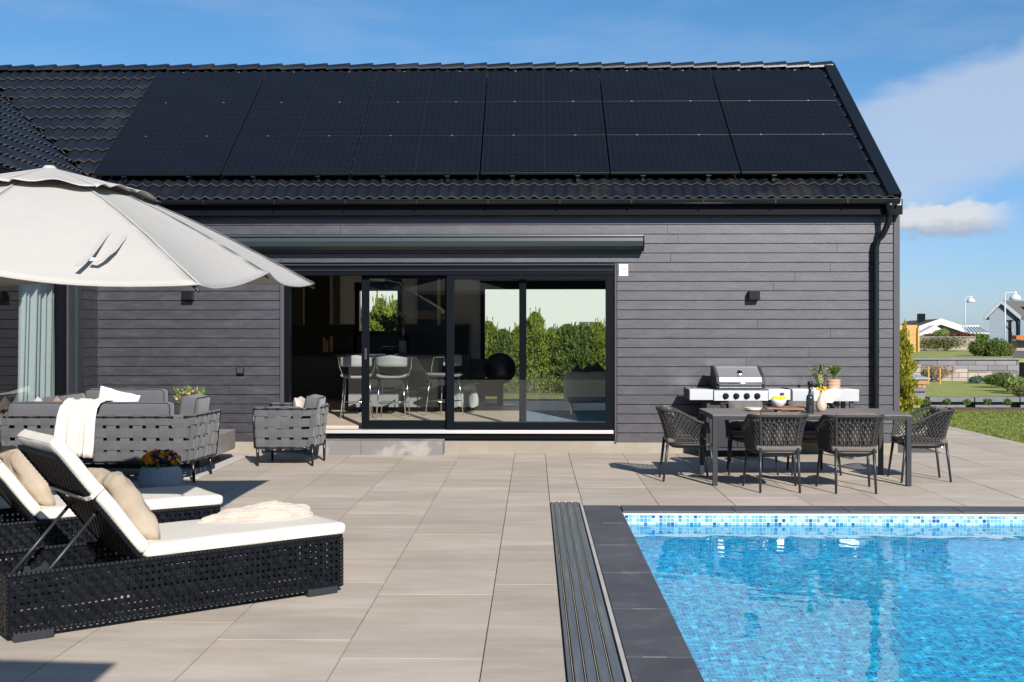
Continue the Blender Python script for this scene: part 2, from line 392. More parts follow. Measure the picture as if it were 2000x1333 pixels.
for a, b in (((PX0,PY0),(PX1,PY0)), ((PX1,PY0),(PX1,PY1)), ((PX1,PY1),(PX0,PY1)), ((PX0,PY1),(PX0,PY0))):
    mb.quad((*a,PD),(*b,PD),(*b,WZ-.0),(*a,WZ-.0))
wl = mb.build('pool_wall', MWL, pool)
mb = MB()
for a, b in (((PX0,PY0),(PX1,PY0)), ((PX1,PY0),(PX1,PY1)), ((PX1,PY1),(PX0,PY1)), ((PX0,PY1),(PX0,PY0))):
    mb.quad((*a,WZ),(*b,WZ),(*b,-.022),(*a,-.022))
mb.build('mosaic_band', MBD, pool)
mb = MB()
for x0,x1,y0,y1 in ((PX0-.004,PX1+.004,PY1-.004,PY1+.02),):
    mb.box(x0,x1,y0,y1,-.04,-.012)
mb.build('liner_rail', mat('rail_beige', (.55,.5,.42), rough=.5), pool)
STONE = mat('coping_stone', (.078,.080,.090), spec=.3, rough=.68, var=.3, vs=3, bump=.0012, bs=110, island=.12, rvar=.2, col2=(.105,.107,.117), c2=(.50,.7), c2s=4)
mb = MB()
yy = 10.83
L = 1.005
while yy > 2.0:
    y0 = max(yy-L, 1.9); mb.box(.452, PX0+.012, y0+.003, yy-.003, -.05, .001+U(0,.001)); yy = y0
xx = PX0+.02
while xx < 5.5:
    x1 = min(xx+1.0, 5.6); mb.box(xx+.002, x1-.002, PY1-.012, 10.83, -.016, .0015); xx = x1
mb.box(PX1-.01, PX1+.35, 1.9, PY1-.02, -.05, .001); mb.box(PX0+.02, PX1-.014, 2.05, PY0+.01, -.05, .001)
mb.build('coping', STONE, pool, bevel=.004)
SCR = mat('scratch_chalk', (.20,.20,.20), rough=.9, var=.6, vs=60)
yy = 10.83-1.005
while yy > 3:
    xa_ = U(.47,.60); mb = MB(); mb.box(xa_, xa_+U(.10,.19), yy-.0022, yy+.0022, -.01, .0028 if rnd() < .7 else .0018); mb.build('mortar_joint', SCR, pool); yy -= 1.005
# water: real ripples, refracting
def wave(x, y):
    z = 0
    for a, k, dx, dy, ph in WV: z += a*sin(k*(dx*x+dy*y)+ph+1.3*NZ.noise(Vector((x*.9, y*.9, k*.1))))
    z += .0008*NZ.noise(Vector((x*4, y*4, 0)))+.0005*NZ.noise(Vector((x*11, y*11, 3)))+.00028*NZ.noise(Vector((x*24, y*24, 5)))
    return z
WV = []
for i in range(7):
    th = U(0, pi); lam = .10*1.45**i; WV.append((.00007*1.4**i, 2*pi/lam, cos(th), sin(th), U(0, 6)))
wm = bpy.data.materials.new('water'); wm.use_nodes = True; t = wm.node_tree; t.nodes.remove(t.nodes['Principled BSDF'])
gl = N(t, 'ShaderNodeBsdfGlass'); gl.inputs['IOR'].default_value = 1.33; gl.inputs['Roughness'].default_value = 0; gl.inputs['Color'].default_value = (.96,.99,1,1)
t.links.new(gl.outputs[0], t.nodes['Material Output'].inputs[0])
mb = MB(); NXW, NYW = 190, 345
mb.grid(lambda u, v: (PX0+.001+(PX1-PX0-.002)*u, PY0+.001+(PY1-PY0-.002)*v, WZ+wave(u*4.5, v*8.1)), NXW, NYW)
water = struct(mb.build('water', wm, None, smooth=True))
for o in (water,):
    o.cycles.is_caustics_caster = True
for o in (fl, wl): o.cycles.is_caustics_receiver = True
# slotted steel channel of the pool cover
ch = thing('cover_rail', 'long grooved metal rail set flush in the paving beside the pool coping', 'rail', (.15, 11.05, 0))
mb = MB(); mb.box(.150, .449, -1, 11.05, -.06, -.022); mb.build('channel', mat('channel_dark', (.03,.03,.032), rough=.7, var=.3), ch)
RAILM = mat('rail_grey', (.20,.225,.25), rough=.38, metal=.55, var=.3, vs=4, stretch=(8,.4,1), col2=(.27,.28,.28), c2=(.5,.7), c2s=2)
xw = [(.156,.176),(.190,.232),(.246,.290),(.304,.352),(.366,.412)]
for a, b in xw:
    mb = MB(); mb.box(a, b, -1, 11.04, -.03, .003); mb.build('rail', RAILM, ch, bevel=.002)
mb = MB()
for a in (.181, .238, .296, .357): mb.box(a, a+.003, -1, 11.03, -.03, .001)
mb.build('seal_strip', mat('seal', (.42,.36,.24), rough=.8, var=.5, vs=5), ch)
mb = MB(); mb.box(.424, .446, -1, 11.04, -.03, .005); mb.box(.150, .446, 11.04, 11.056, -.03, .004); mb.build('edge_profile', mat('edge_pale', (.50,.46,.42), rough=.6, metal=.2, var=.25, vs=6), ch)
# ------------------------------------------------------------------ the house
WY = 15.43; BY = 21.67
XE = XP(1757, WY); XW = -5.76
EAVE_Y, EAVE_Z, TP = 15.2, 3.328, .72
RIDGE_Y = 18.55; RIDGE_Z = EAVE_Z+TP*(RIDGE_Y-EAVE_Y)
house = thing('house', 'long dark timber clad house with black tiled roof and solar panels', 'house', (0, WY, 0))
DX0, DX1 = XP(555, WY), XP(1200, WY)
DZ0, DZ1 = ZP(800, 857, WY), ZP(800, 515, WY)
PIT = .1238
mb = MB(); z = ZP(1000, 864, WY); zi = 0
def rowboards(mb, a, b, y, z0, z1, seed):
    cuts = [a]; x = a+U(1.6, 5.2)
    while x < b-.5: cuts.append(x); x += U(3.9, 5.4)
    cuts.append(b)
    for p, q in zip(cuts, cuts[1:]):
        e = U(0, .0012); mb.box(p+.0004, q-.0004, y+e, y+.03, z0+.0035, z1-.0035)
while z < 3.3:
    z1 = min(z+PIT, 3.32)
    if z1 <= DZ1-.01 or z < DZ1-.06:
        rowboards(mb, XW, DX0-.06, WY, z, z1, 0); rowboards(mb, DX1+.035, XE-.085, WY, z, z1, 0)
    else: rowboards(mb, XW, XE-.085, WY, z, z1, 0)
    z += PIT
mb.build('cladding', BOARD, house, bevel=.002, bseg=1)
# corner and door trims
mb = MB(); mb.box(XE-.08, XE, WY-.012, WY+.03, .15, 3.26); mb.build('corner_trim', mat('trim', (.045,.046,.056), rough=.55, var=.12), house, bevel=.003)
for q in ((DX0-.055, DX0, WY-.006, WY+.03, .155, DZ1-.005), (DX1+.004, DX1+.03, WY-.008, WY+.03, .13, DZ1)):
    mb = MB(); mb.box(*q); mb.build('door_trim', MT['trim'], house, bevel=.003)
mb = MB()   # structural wall shell behind the boards, with openings
def wallrect(mb, x0, x1, z0, z1, y0, y1, holes):
    xs = sorted({x0, x1, *[h[0] for h in holes], *[h[1] for h in holes]}); zs = sorted({z0, z1, *[h[2] for h in holes], *[h[3] for h in holes]})
    for a, b in zip(xs, xs[1:]):
        for c, d in zip(zs, zs[1:]):
            cx, cz = (a+b)/2, (c+d)/2
            if any(h[0] < cx < h[1] and h[2] < cz < h[3] for h in holes): continue
            mb.box(a, b, y0, y1, c, d)
wallrect(mb, XW, XE-.01, .16, 3.32, WY+.034, WY+.30, [(DX0, DX1, DZ0, DZ1)])
BW0, BW1, BWZ0, BWZ1 = XP(945, BY), XP(1215, BY), .33, ZP(1000, 563, BY)
KW0, KW1, KWZ0, KWZ1 = XP(703, BY), XP(783, BY), ZP(740, 649, BY), ZP(740, 566, BY)
mb.build('wall', mat('wall_membrane', (.02,.02,.022), rough=.9), house)
mb = MB(); wallrect(mb, -13, XE-.05, .16, 3.3, BY-.25, BY, [(BW0, BW1, BWZ0, BWZ1), (KW0, KW1, KWZ0, KWZ1)]); mb.build('rear_wall', WALLW, house)
mb = MB(); mb.box(XE-.28, XE-.03, WY+.31, BY-.26, .16, 3.3)
mb.prism([(WY+.05, 3.30), (RIDGE_Y, RIDGE_Z-.12), (BY-.05, 3.30)], XE-.2, XE-.03, 'x'); mb.build('gable_wall', BOARDSM, house)
mb = MB(); mb.box(XW-.1, XE-.02, WY+.012, WY+.30, -.05, .152); mb.box(XE-.3, XE-.02, WY+.3, BY, -.05, .15); mb.build('foundation', CONC, house)
mb = MB(); mb.box(XW+.3, XE-.3, WY+.30, BY-.25, .20, .33); mb.build('floor', FLOORI, house)
mb = MB(); mb.box(XW+.1, XE-.3, WY+.31, BY-.26, 2.86, 2.95); mb.build('ceiling', WALLW, house)
mb = MB(); mb.box(XW+.1, XW+.3, WY+.31, BY-.26, .33, 2.85); mb.box(XE-.32, XE-.29, WY+.31, BY-.26, .33, 2.85); mb.build('interior_wall', WALLW, house)
# soffit, fascia, gutter
mb = MB(); mb.box(-5.5, XE-.01, EAVE_Y+.10, WY-.001, 3.12, 3.145); mb.box(-5.5, XE-.01, EAVE_Y+.07, EAVE_Y+.10, 3.10, 3.30); mb.build('fascia', FRAME, house)
def gutter(p0, p1, r, out):
    p0 = Vector(p0); p1 = Vector(p1); d = (p1-p0).normalized(); out = Vector(out); mb = MB(); nn = 10
    def fn(u, v):
        th = pi*v; rr = r; c = p0.lerp(p1, u); return c+out*(-cos(th)*rr)+Vector((0,0,-sin(th)*rr))
    mb.grid(fn, 1, nn)
    r2 = r-.004
    def fn2(u, v):
        th = pi*v; c = p0.lerp(p1, u); return c+out*(-cos(th)*r2)+Vector((0,0,-sin(th)*r2))
    mb.grid(fn2, 1, nn); mb.tube([p0+out*r, p1+out*r], .009, 8)
    for e in (p0, p1):
        n = len(mb.v)
        for k in range(nn+1): th = pi*k/nn; mb.v.append(e+out*(-cos(th)*r)+Vector((0,0,-sin(th)*r)))
        mb.f.append(tuple(range(n, n+nn+1)))
    return mb
GZ = 3.285
mb = gutter((-5.45, EAVE_Y-.005, GZ), (XE-.075, EAVE_Y-.005, GZ), .062, (0,-1,0)); gut = mb.build('gutter', BLACKM, house)
mb = MB(); x = -5.2
while x < XE-.1:
    mb.box(x, x+.02, EAVE_Y-.075, EAVE_Y+.06, GZ-.012, GZ+.008); mb.box(x, x+.02, EAVE_Y-.074, EAVE_Y-.068, GZ-.05, GZ); x += .92
mb.build('gutter_bracket', BLACKM, gut)
px = XP(1711, WY-.09); py_ = WY-.09; r = .038
tx = XP(1737, 15.2)
mb = MB(); pts = [(tx, 15.19, 3.23), (tx, 15.2, 3.10), (tx-.005, 15.21, 3.0), (tx-.03, 15.23, 2.93), (px+.07, 15.30, 2.83), (px+.02, 15.33, 2.77), (px, py_, 2.68), (px, py_, 2.4), (px, py_, 1.2), (px, py_, .12)]
mb.tube(pts, r, 14); mb.lathe([(.075,0),(.062,-.05),(.042,-.10),(.038,-.17)], (tx, 15.19, 3.24), 14)
dp = mb.build('downpipe', BLACKM, house, smooth=True)
mb = MB()
for zz in (1.32, 2.46): mb.lathe([(.043,0),(.043,.03)], (px, py_, zz), 14); mb.box(px-.01, px+.01, py_+.03, WY, zz, zz+.03)
mb.build('pipe_clamp', BLACKM, dp)
# pantile roof
WAVEP = .152
def profile(x):
    t = (x/WAVEP) % 1.0
    return .031*(0.5+0.5*cos(2*pi*t))**.9+ (.006 if (x/WAVEP) % 2 < .12 else 0)
def tiles(place, x0, x1, course, ncourse, keep=None):
    """place(x, s, h) -> point; wave along x, s up the slope, h above the battens"""
    mb = MB(); me = MB(); nx = int((x1-x0)/(WAVEP/10)); lift = .030
    for c in range(ncourse):
        s0, s1 = c*course-.03, (c+1)*course+.03
        for i in range(nx):
            a = x0+(x1-x0)*i/nx; b = x0+(x1-x0)*(i+1)/nx
            if keep and not keep((a+b)/2, s0+.02): continue
            ha, hb = profile(a), profile(b); jit = .0
            p = [place(a, s0, ha+lift), place(b, s0, hb+lift), place(b, s1, hb), place(a, s1, ha)]
            n = len(mb.v); mb.v += p; mb.f.append((n, n+1, n+2, n+3))
            n = len(me.v); th = .014
            me.v += [place(a, s0, ha+lift), place(b, s0, hb+lift), place(b, s0+.002, hb+lift-th), place(a, s0+.002, ha+lift-th)]; me.f.append((n, n+1, n+2, n+3))
            n = len(me.v); me.v += [place(a, s0, ha+lift), place(b, s0, hb+lift), place(b, s0+.012, hb+lift+.0008), place(a, s0+.012, ha+lift+.0008)]; me.f.append((n, n+1, n+2, n+3))
    return mb, me
cp = 1/sqrt(1+TP*TP); sp_ = TP*cp
XR = XE-.10
def place_main(x, s, h): return Vector((x, EAVE_Y+s*cp-h*sp_, EAVE_Z-.03+s*sp_+h*cp))
SL = (RIDGE_Y-EAVE_Y)/cp
def keep_main(x, s):
    Y = EAVE_Y+s*cp; return (-5.53-x) <= (Y-15.2)+.12
mb, me = tiles(place_main, -13.0, XR, SL/12, 12, keep_main)
roof = mb.build('roof', TILE, house, smooth=True, merge=True); me.build('tile_rim', TILEEDGE, roof)
def place_wing(x, s, h): return Vector((-5.53-s*cp+h*sp_, x, EAVE_Z-.03+s*sp_+h*cp))
def keep_wing(x, s):
    X = -5.53-s*cp; return (x-15.2) <= (-5.53-X)+.03
mb, me = tiles(place_wing, 8.5, 19.0, SL/12, 12, keep_wing)
wroof = mb.build('roof', TILE, house, smooth=True, merge=True); me.build('tile_rim', TILEEDGE, wroof)
mb = MB()     # under-roof deck
mb.hexa([(-13,EAVE_Y+.05,EAVE_Z-.10),(XE-.11,EAVE_Y+.05,EAVE_Z-.10),(XE-.11,RIDGE_Y,RIDGE_Z-.14),(-13,RIDGE_Y,RIDGE_Z-.14),(-13,EAVE_Y+.05,EAVE_Z-.04),(XE-.11,EAVE_Y+.05,EAVE_Z-.04),(XE-.11,RIDGE_Y,RIDGE_Z-.08),(-13,RIDGE_Y,RIDGE_Z-.08)])
mb.hexa([(-13,RIDGE_Y+.01,RIDGE_Z-.08),(XE-.11,RIDGE_Y+.01,RIDGE_Z-.08),(XE-.11,21.95,EAVE_Z-.06),(-13,21.95,EAVE_Z-.06),(-13,RIDGE_Y+.01,RIDGE_Z-.0),(XE-.11,RIDGE_Y+.01,RIDGE_Z-.0),(XE-.11,21.95,EAVE_Z+.02),(-13,21.95,EAVE_Z+.02)])
mb.hexa([(-5.6,8.5,EAVE_Z-.10),(-9.0,8.5,EAVE_Z-.10+3.4*TP),(-9.0,15.5,EAVE_Z-.10+3.4*TP),(-5.6,15.5,EAVE_Z-.10),(-5.6,8.5,EAVE_Z-.04),(-9.0,8.5,EAVE_Z-.04+3.4*TP),(-9.0,15.5,EAVE_Z-.04+3.4*TP),(-5.6,15.5,EAVE_Z-.04)])
mb.build('roof_deck', FRAME, house)
mb = MB(); x = -13.0; i = 0     # ridge caps
while x < XR-.05:
    x1 = min(x+.36, XR); n0 = 10
    for (a, ra, za) in ((0,0,0),):
        base = len(mb.v)
        for (xx, rr, dz) in ((x, .088, 0), (x1+.02, .108, .014), (x1+.02, .094, .004)):
            for k in range(n0+1):
                th = pi*k/n0; mb.v.append(Vector((xx, RIDGE_Y-cos(th)*rr*1.1, RIDGE_Z-.035+dz+sin(th)*rr)))
        for q in range(2):
            for k in range(n0):
                a = base+q*(n0+1)+k; mb.f.append((a, a+1, a+n0+2, a+n0+1))
    x = x1
mb.build('ridge_cap', TILE, roof, smooth=False)
mb = MB()     # verge trim on the gable
def verge(x0, x1, h0, h1, s0=-.06, s1=None):
    s1 = s1 or SL+.02
    p = []
    for h in (h0, h1):
        for (x, s) in ((x0, s0), (x1, s0), (x1, s1), (x0, s1)): p.append(place_main(x, s, h))
    mb.hexa(p)
verge(XE-.235, XE-.065, .075, .090, s0=-.03); verge(XE-.077, XE-.065, -.05, .075, s0=-.03)
verge(XE-.235, XE-.227, .03, .075, s0=-.03)
mb.hexa([(XE-.235,RIDGE_Y+.02,RIDGE_Z+.0),(XE-.065,RIDGE_Y+.02,RIDGE_Z+.0),(XE-.065,21.9,EAVE_Z+.05),(XE-.235,21.9,EAVE_Z+.05),(XE-.235,RIDGE_Y+.02,RIDGE_Z+.05),(XE-.065,RIDGE_Y+.02,RIDGE_Z+.05),(XE-.065,21.9,EAVE_Z+.1),(XE-.235,21.9,EAVE_Z+.1)])
mb.build('verge_trim', BLACKM, roof)
mb = MB(); mb.box(XE-.22, XE-.03, EAVE_Y+.06, WY+.03, EAVE_Z-.11, EAVE_Z-.02); mb.build('verge_end', mat('galvanised', (.30,.30,.31), rough=.45, metal=.6, var=.2), roof)
# valley rim (cut tiles standing over the valley gutter)
mb = MB(); n = 60
def vr(u, v):
    t = -.05+3.3*u; h = .035+.02*abs(sin(u*n))
    return Vector((-5.53-t+.06*(1-v), 15.2+t, EAVE_Z-.03+TP*t+.02+h*v))
mb.grid(vr, 260, 1); mb.build('valley_rim', TILEEDGE, roof)
# solar panels: 6 x 3
def cellmat():
    m = bpy.data.materials.new('solar_glass'); m.use_nodes = True; t = m.node_tree; b = t.nodes['Principled BSDF']
    tcn = N(t, 'ShaderNodeTexCoord'); sx = N(t, 'ShaderNodeSeparateXYZ'); t.links.new(tcn.outputs['Object'], sx.inputs[0])
    def line(v, p, wd, ph=0):
        fr = M_(t, 'FRACT', M_(t, 'DIVIDE', M_(t, 'ADD', v, 50+ph), p)); return M_(t, 'LESS_THAN', fr, wd)
    X, Y = sx.outputs[0], sx.outputs[1]
    gl_ = M_(t, 'MAXIMUM', line(X, .083, .05), line(Y, .164, .035))
    bus = line(Y, .0182, .10)
    n = N(t, 'ShaderNodeTexNoise'); n.inputs['Scale'].default_value = 1.3; t.links.new(tcn.outputs['Object'], n.inputs[0])
    c = mixc(t, n.outputs[0], (.0045,.006,.0095), (.008,.0088,.012))
    c = mixc(t, M_(t, 'MULTIPLY', bus, .30), c, (.03,.03,.045)); c = mixc(t, gl_, c, (.0005,.0005,.0015))
    t.links.new(c, b.inputs['Base Color']); b.inputs['Roughness'].default_value = .24; b.inputs['Specular IOR Level'].default_value = .16
    b.inputs['Coat Weight'].default_value = 0
    MT['solar'] = m; return m
SOL = cellmat(); PFR = mat('panel_frame', (.010,.012,.016), rough=.4)
PB = (15.54-EAVE_Y)/cp; PTp = (18.20-EAVE_Y)/cp; ph = (PTp-PB)/3; X0 = XP(185, 15.54); X1 = XP(1700, 15.54); pw = (X1-X0)/6
panelproto = None; slope_rot = Matrix.Rotation(atan(TP), 4, 'X')
def make_panel():
    W, Hh = pw-.022, ph-.014
    mb = MB(); mb.box(0, W, 0, Hh, -.035, -.002); fr = mb.build('solar_panel', PFR, None, bevel=.001, bseg=1)
    for i in range(2):
        mb = MB(); a = .006+i*(W/2-.002); mb.quad((a,.008,.0015),(a+W/2-.010,.008,.0015),(a+W/2-.010,Hh-.008,.0015),(a,Hh-.008,.0015)); o = mb.build('cell_field', SOL, fr)
    return fr
panelproto = make_panel(); CLMP = mat('clamp_silver', (.12,.12,.13), rough=.4, metal=.5)
for r_ in range(3):
    for c_ in range(6):
        o = panelproto if (r_, c_) == (0, 0) else copy_tree(panelproto)
        p = place_main(X0+c_*pw+.011, PB+r_*ph, .165); o.parent = house
        o.location = p-OFF[house]; o.rotation_euler = (atan(TP), 0, 0)
        for q in (.25, .75):
            pc = place_main(X0+(c_+q)*pw, PB+r_*ph+ph-.012, .168)
            mbc = MB(); mbc.box(pc.x-.014, pc.x+.014, pc.y-.010, pc.y+.010, pc.z-.006, pc.z+.004); mbc.build('panel_clamp', CLMP, house)
for c_ in range(12):
    x = X0+(c_+.62)*pw/2-.1; a = place_main(x, PB-.02, .04); b = place_main(x, PB-.02, .13)
    mb = MB(); mb.box(x-.02, x+.02, a.y-.02, a.y+.03, a.z, b.z-.01); mb.box(x-.03, x+.03, b.y-.03, b.y+.03, b.z-.015, b.z+.0); mb.build('panel_hook', BLACKM, house)
# sliding door set
door = mb = MB(); 
fy0, fy1 = WY-.01, WY+.16
zt = DZ1; zb = ZP(900, 840, WY)
mb.box(DX0, DX0+.065, fy0, fy1, DZ0, zt-.12); mb.box(DX1-.012, DX1+.003, fy0, fy1, DZ0, zt-.12)
mb.box(DX0, DX1, fy0, fy1, zt-.155, zt-.03)
mb.box(DX0, DX1, fy0, fy1-.02, DZ0, zb-.045)
sd = mb.build('sliding_door', FRAME, house, bevel=.004)
mb = MB(); mb.box(DX0-.02, DX1+.0, fy0-.025, fy1-.02, zt-.028, zt-.008); mb.box(DX0+.02, DX1-.02, fy0-.014, fy0-.001, zt-.094, zt-.085); mb.build('flashing', ALU, sd)
mb = MB(); mb.box(DX0+.01, DX1-.015, fy0-.05, fy1, zb-.044, zb); mb.build('threshold', mat('threshold_alu', (.55,.54,.53), rough=.4, metal=.4, var=.1), sd, bevel=.003)
def leaf(x0, x1, z0, z1, y, st, tr, br, name='door_leaf', mull=None):
    mb = MB(); t2 = .05
    mb.box(x0, x0+st, y, y+t2, z0, z1); mb.box(x1-st, x1, y, y+t2, z0, z1); mb.box(x0+st, x1-st, y+.001, y+t2-.001, z1-tr, z1); mb.box(x0+st, x1-st, y+.001, y+t2-.001, z0, z0+br)
    l = mb.build(name, FRAME, sd, bevel=.003)
    mb = MB(); mb.quad((x0+st,y+.025,z0+br),(x1-st,y+.025,z0+br),(x1-st,y+.025,z1-tr),(x0+st,y+.025,z1-tr)); mb.build('glass_pane', GLASS, l)
    return l
lx0, lx1 = XP(872, WY), DX1-.014
lf = leaf(lx0, lx1, zb+.002, zt-.115, WY+.0, .10, .095, .10)
mb = MB(); mb.box(lx0+.1, lx1-.1, WY-.0, WY+.01, zb+.101, zb+.112); mb.build('glazing_bead', ALU, lf)
Y2 = WY+.085
lf2 = leaf(XP(706, Y2), XP(884, Y2), zb+.002, zt-.14, Y2, .10, .055, .115)
hx = XP(714, Y2); mb = MB(); mb.box(hx-.016, hx+.016, Y2-.022, Y2-.002, ZP(714, 702, Y2), ZP(714, 681, Y2)); mb.build('handle', CHROME, lf2, bevel=.004)
mx = XP(1014, Y2); mb = MB(); mb.box(mx, XP(1028, Y2), Y2, Y2+.05, zb, zt-.14); mb.build('mullion', FRAME, sd)
# rear windows
a = .06
for (x0, x1, z0, z1) in ((BW0, BW1, BWZ0, BWZ1), (KW0, KW1, KWZ0, KWZ1)):
    mb = MB(); mb.box(x0-.05, x0+a*.5, BY-.29, BY-.1, z0, z1); mb.box(x1-a*.5, x1+.05, BY-.29, BY-.1, z0, z1); mb.box(x0-.06, x1+.06, BY-.29, BY-.1, z1-.03, z1+.12); mb.box(x0-.05, x1+.05, BY-.28, BY-.1, z0-.06, z0+.02)
    rw = mb.build('rear_window', FRAME, house); mb = MB(); mb.quad((x0,BY-.12,z0),(x1,BY-.12,z0),(x1,BY-.12,z1),(x0,BY-.12,z1)); mb.build('glass_pane', MT.get('rear_glass') or glassmat('rear_glass', tint=(.9,.93,.9), k=1.2), rw)
# step
st = thing('doorstep', 'low pale concrete doorstep under the open sliding door', 'step', (XP(750, 15.2), 15.2, 0))
xa, xm, xb = XP(600, 15.1), XP(705, 15.1), XP(865, 15.1); z = ZP(800, 862, 15.1)
for a, b in ((xa, xm), (xm, xb)):
    mb = MB(); mb.box(a+.002, b-.002, 15.1, WY+.01, -.01, z); mb.build('step_block', CONCG, st, bevel=.004)
# wing: wall facing +X with a big window
W1, W0 = 14.73, 14.17
wing = house
mb = MB(); z = ZP(1000, 864, WY)
while z < 3.3:
    z1 = min(z+PIT, 3.3); mb.box(XW-.03, XW, W1, WY-.004, z+.0035, z1-.0035); z += PIT
mb.build('cladding', BOARD, house, bevel=.002, bseg=1)
mb = MB(); mb.box(XW-.3, XW-.034, W1, WY+.03, .1, 3.3); mb.box(XW-.3, XW-.02, 8.5, WY, -.05, .15); mb.box(XW-.3, XW, 8.5, W1, 2.5, 3.3)
mb.box(XW-.30, XW, 8.5, 9.2, .15, 2.5); mb.build('wing_wall', BOARDSM, house)
mb = MB(); mb.box(XW-.03, XW+.015, W1-.30, W1-.10, .15, 2.5); mb.build('door_trim', MT['trim'], house)
mb = MB(); mb.box(XW-.02, XW+.05, W1-.10, W1+.06, .15, 2.52); mb.box(XW-.02, XW+.03, 9.2, W1, 2.42, 2.5); mb.box(XW-.15, XW+.03, 9.2, W1, .15, .36)
wd = mb.build('wing_door', ALU, house, bevel=.004)
mb = MB(); mb.box(XW-.055, XW-.001, W0, W0+.11, .36, 2.42); mb.box(XW-.055, XW-.006, W0+.115, W1-.30, .36, 2.42); mb.build('door_frame', FRAME, wd, bevel=.004)
mb = MB(); mb.quad((XW-.03,9.2,.36),(XW-.03,W0,.36),(XW-.03,W0,2.42),(XW-.03,9.2,2.42)); mb.build('glass_pane', GLASSW, wd)
mb = MB()
for zz in (.7, 1.25, 1.8): mb.lathe([(.008,0),(.008,.012)], (XW+.052, W1+.0, zz), 8)
mb.build('screw', CHROME, wd)
mb = MB(); mb.box(-10, XW-.35, 8.5, 8.6, .2, 2.6); mb.box(-9.6, -9.5, 8.5, WY, .2, 2.6); mb.box(-10, XW-.32, W1+.3, W1+.4, .2, 2.6); mb.box(-10, XW-.31, 8.5, WY, .2, .33); mb.box(-10, XW-.31, 8.5, WY, 2.6, 2.7); mb.build('wing_interior', mat('wing_dark', (.16,.16,.155), rough=.8), house)
mb = gutter((-5.53+.005, 8.5, GZ), (-5.53+.005, 15.1, GZ), .062, (1,0,0)); mb.build('gutter', BLACKM, house)
mb = MB(); mb.box(XW, -5.6, 8.5, WY-.001, 3.12, 3.15); mb.box(-5.62, -5.59, 8.5, WY-.3, 3.10, 3.30); mb.build('fascia', FRAME, house)
# curtain
cu_ = MB(); yc0, yc1 = 13.66, 14.72
def cf(u, v):
    y = yc0+(yc1-yc0)*u-(.10*(1-v)*(1-u)); return Vector((XW-.22+.055*sin(u*52+1.5*sin(u*9))*(.7+.3*v)-.02*sin(u*17), y, .35+2.05*v))
cu_.grid(cf, 120, 8); tag(cu_.build('curtain', mat('curtain_white', (.84,.86,.86), rough=.9, trans=.5, var=.03), None, smooth=True), 'pale sheer curtain hanging behind the glass of the wing door', 'curtain')
# solar collector on the wing roof
mb = MB(); a = [place_wing(9.5, 1.25, .12), place_wing(13.6, 1.25, .12), place_wing(13.6, 2.3, .12), place_wing(9.5, 2.3, .12)]; b = [place_wing(9.5, 1.25, .16), place_wing(13.6, 1.25, .16), place_wing(13.6, 2.3, .16), place_wing(9.5, 2.3, .16)]
mb.hexa(a+b); mb.build('solar_panel', mat('panel_blue', (.03,.04,.06), rough=.12), house)
# ------------------------------------------------------------------ woven surfaces
def weave(mb, Sf, Ul, Vl, nu, nv, wu, wv, amp, th, vover=0, sub=2, skipu=None):
    """Sf(u,v)->(point, normal) in metres; nu bands run along v, nv bands run along u"""
    du, dv = Ul/nu, Vl/nv; e = 1e-3
    def fr(u, v):
        p, n = Sf(u, v); return p, n
    for i in range(nu):
        u = (i+.5)*du; pts = []; ns = []; sd = []
        m = nv*sub
        for k in range(m+1):
            v = Vl*k/m; j = v/dv-.5; ph_ = cos(pi*(j+i))
            p, n = fr(u, v); p2, _ = fr(min(u+e, Ul), v); p1, _ = fr(max(u-e, 0), v); s_ = (p2-p1)
            s_ = s_.normalized() if s_.length > 0 else Vector((1,0,0))
            pts.append(p+n*amp*ph_); ns.append(n); sd.append(s_)
        mb.ribbon(pts, ns, sd, wu, th)
    for j in range(nv):
        v = (j+.5)*dv; pts = []; ns = []; sd = []; m = nu*sub
        for k in range(m+1):
            u = Ul*k/m; i = u/du-.5; ph_ = -cos(pi*(i+j))
            p, n = fr(u, v); p2, _ = fr(u, min(v+e, Vl)); p1, _ = fr(u, max(v-e, 0)); s_ = (p2-p1)
            s_ = s_.normalized() if s_.length > 0 else Vector((0,0,1))
            pts.append(p+n*amp*ph_); ns.append(n); sd.append(s_)
        mb.ribbon(pts, ns, sd, wv, th)
def plane(o, du, dv, n):
    o, du, dv, n = map(Vector, (o, du, dv, n)); return lambda u, v: (o+du*u+dv*v, n)
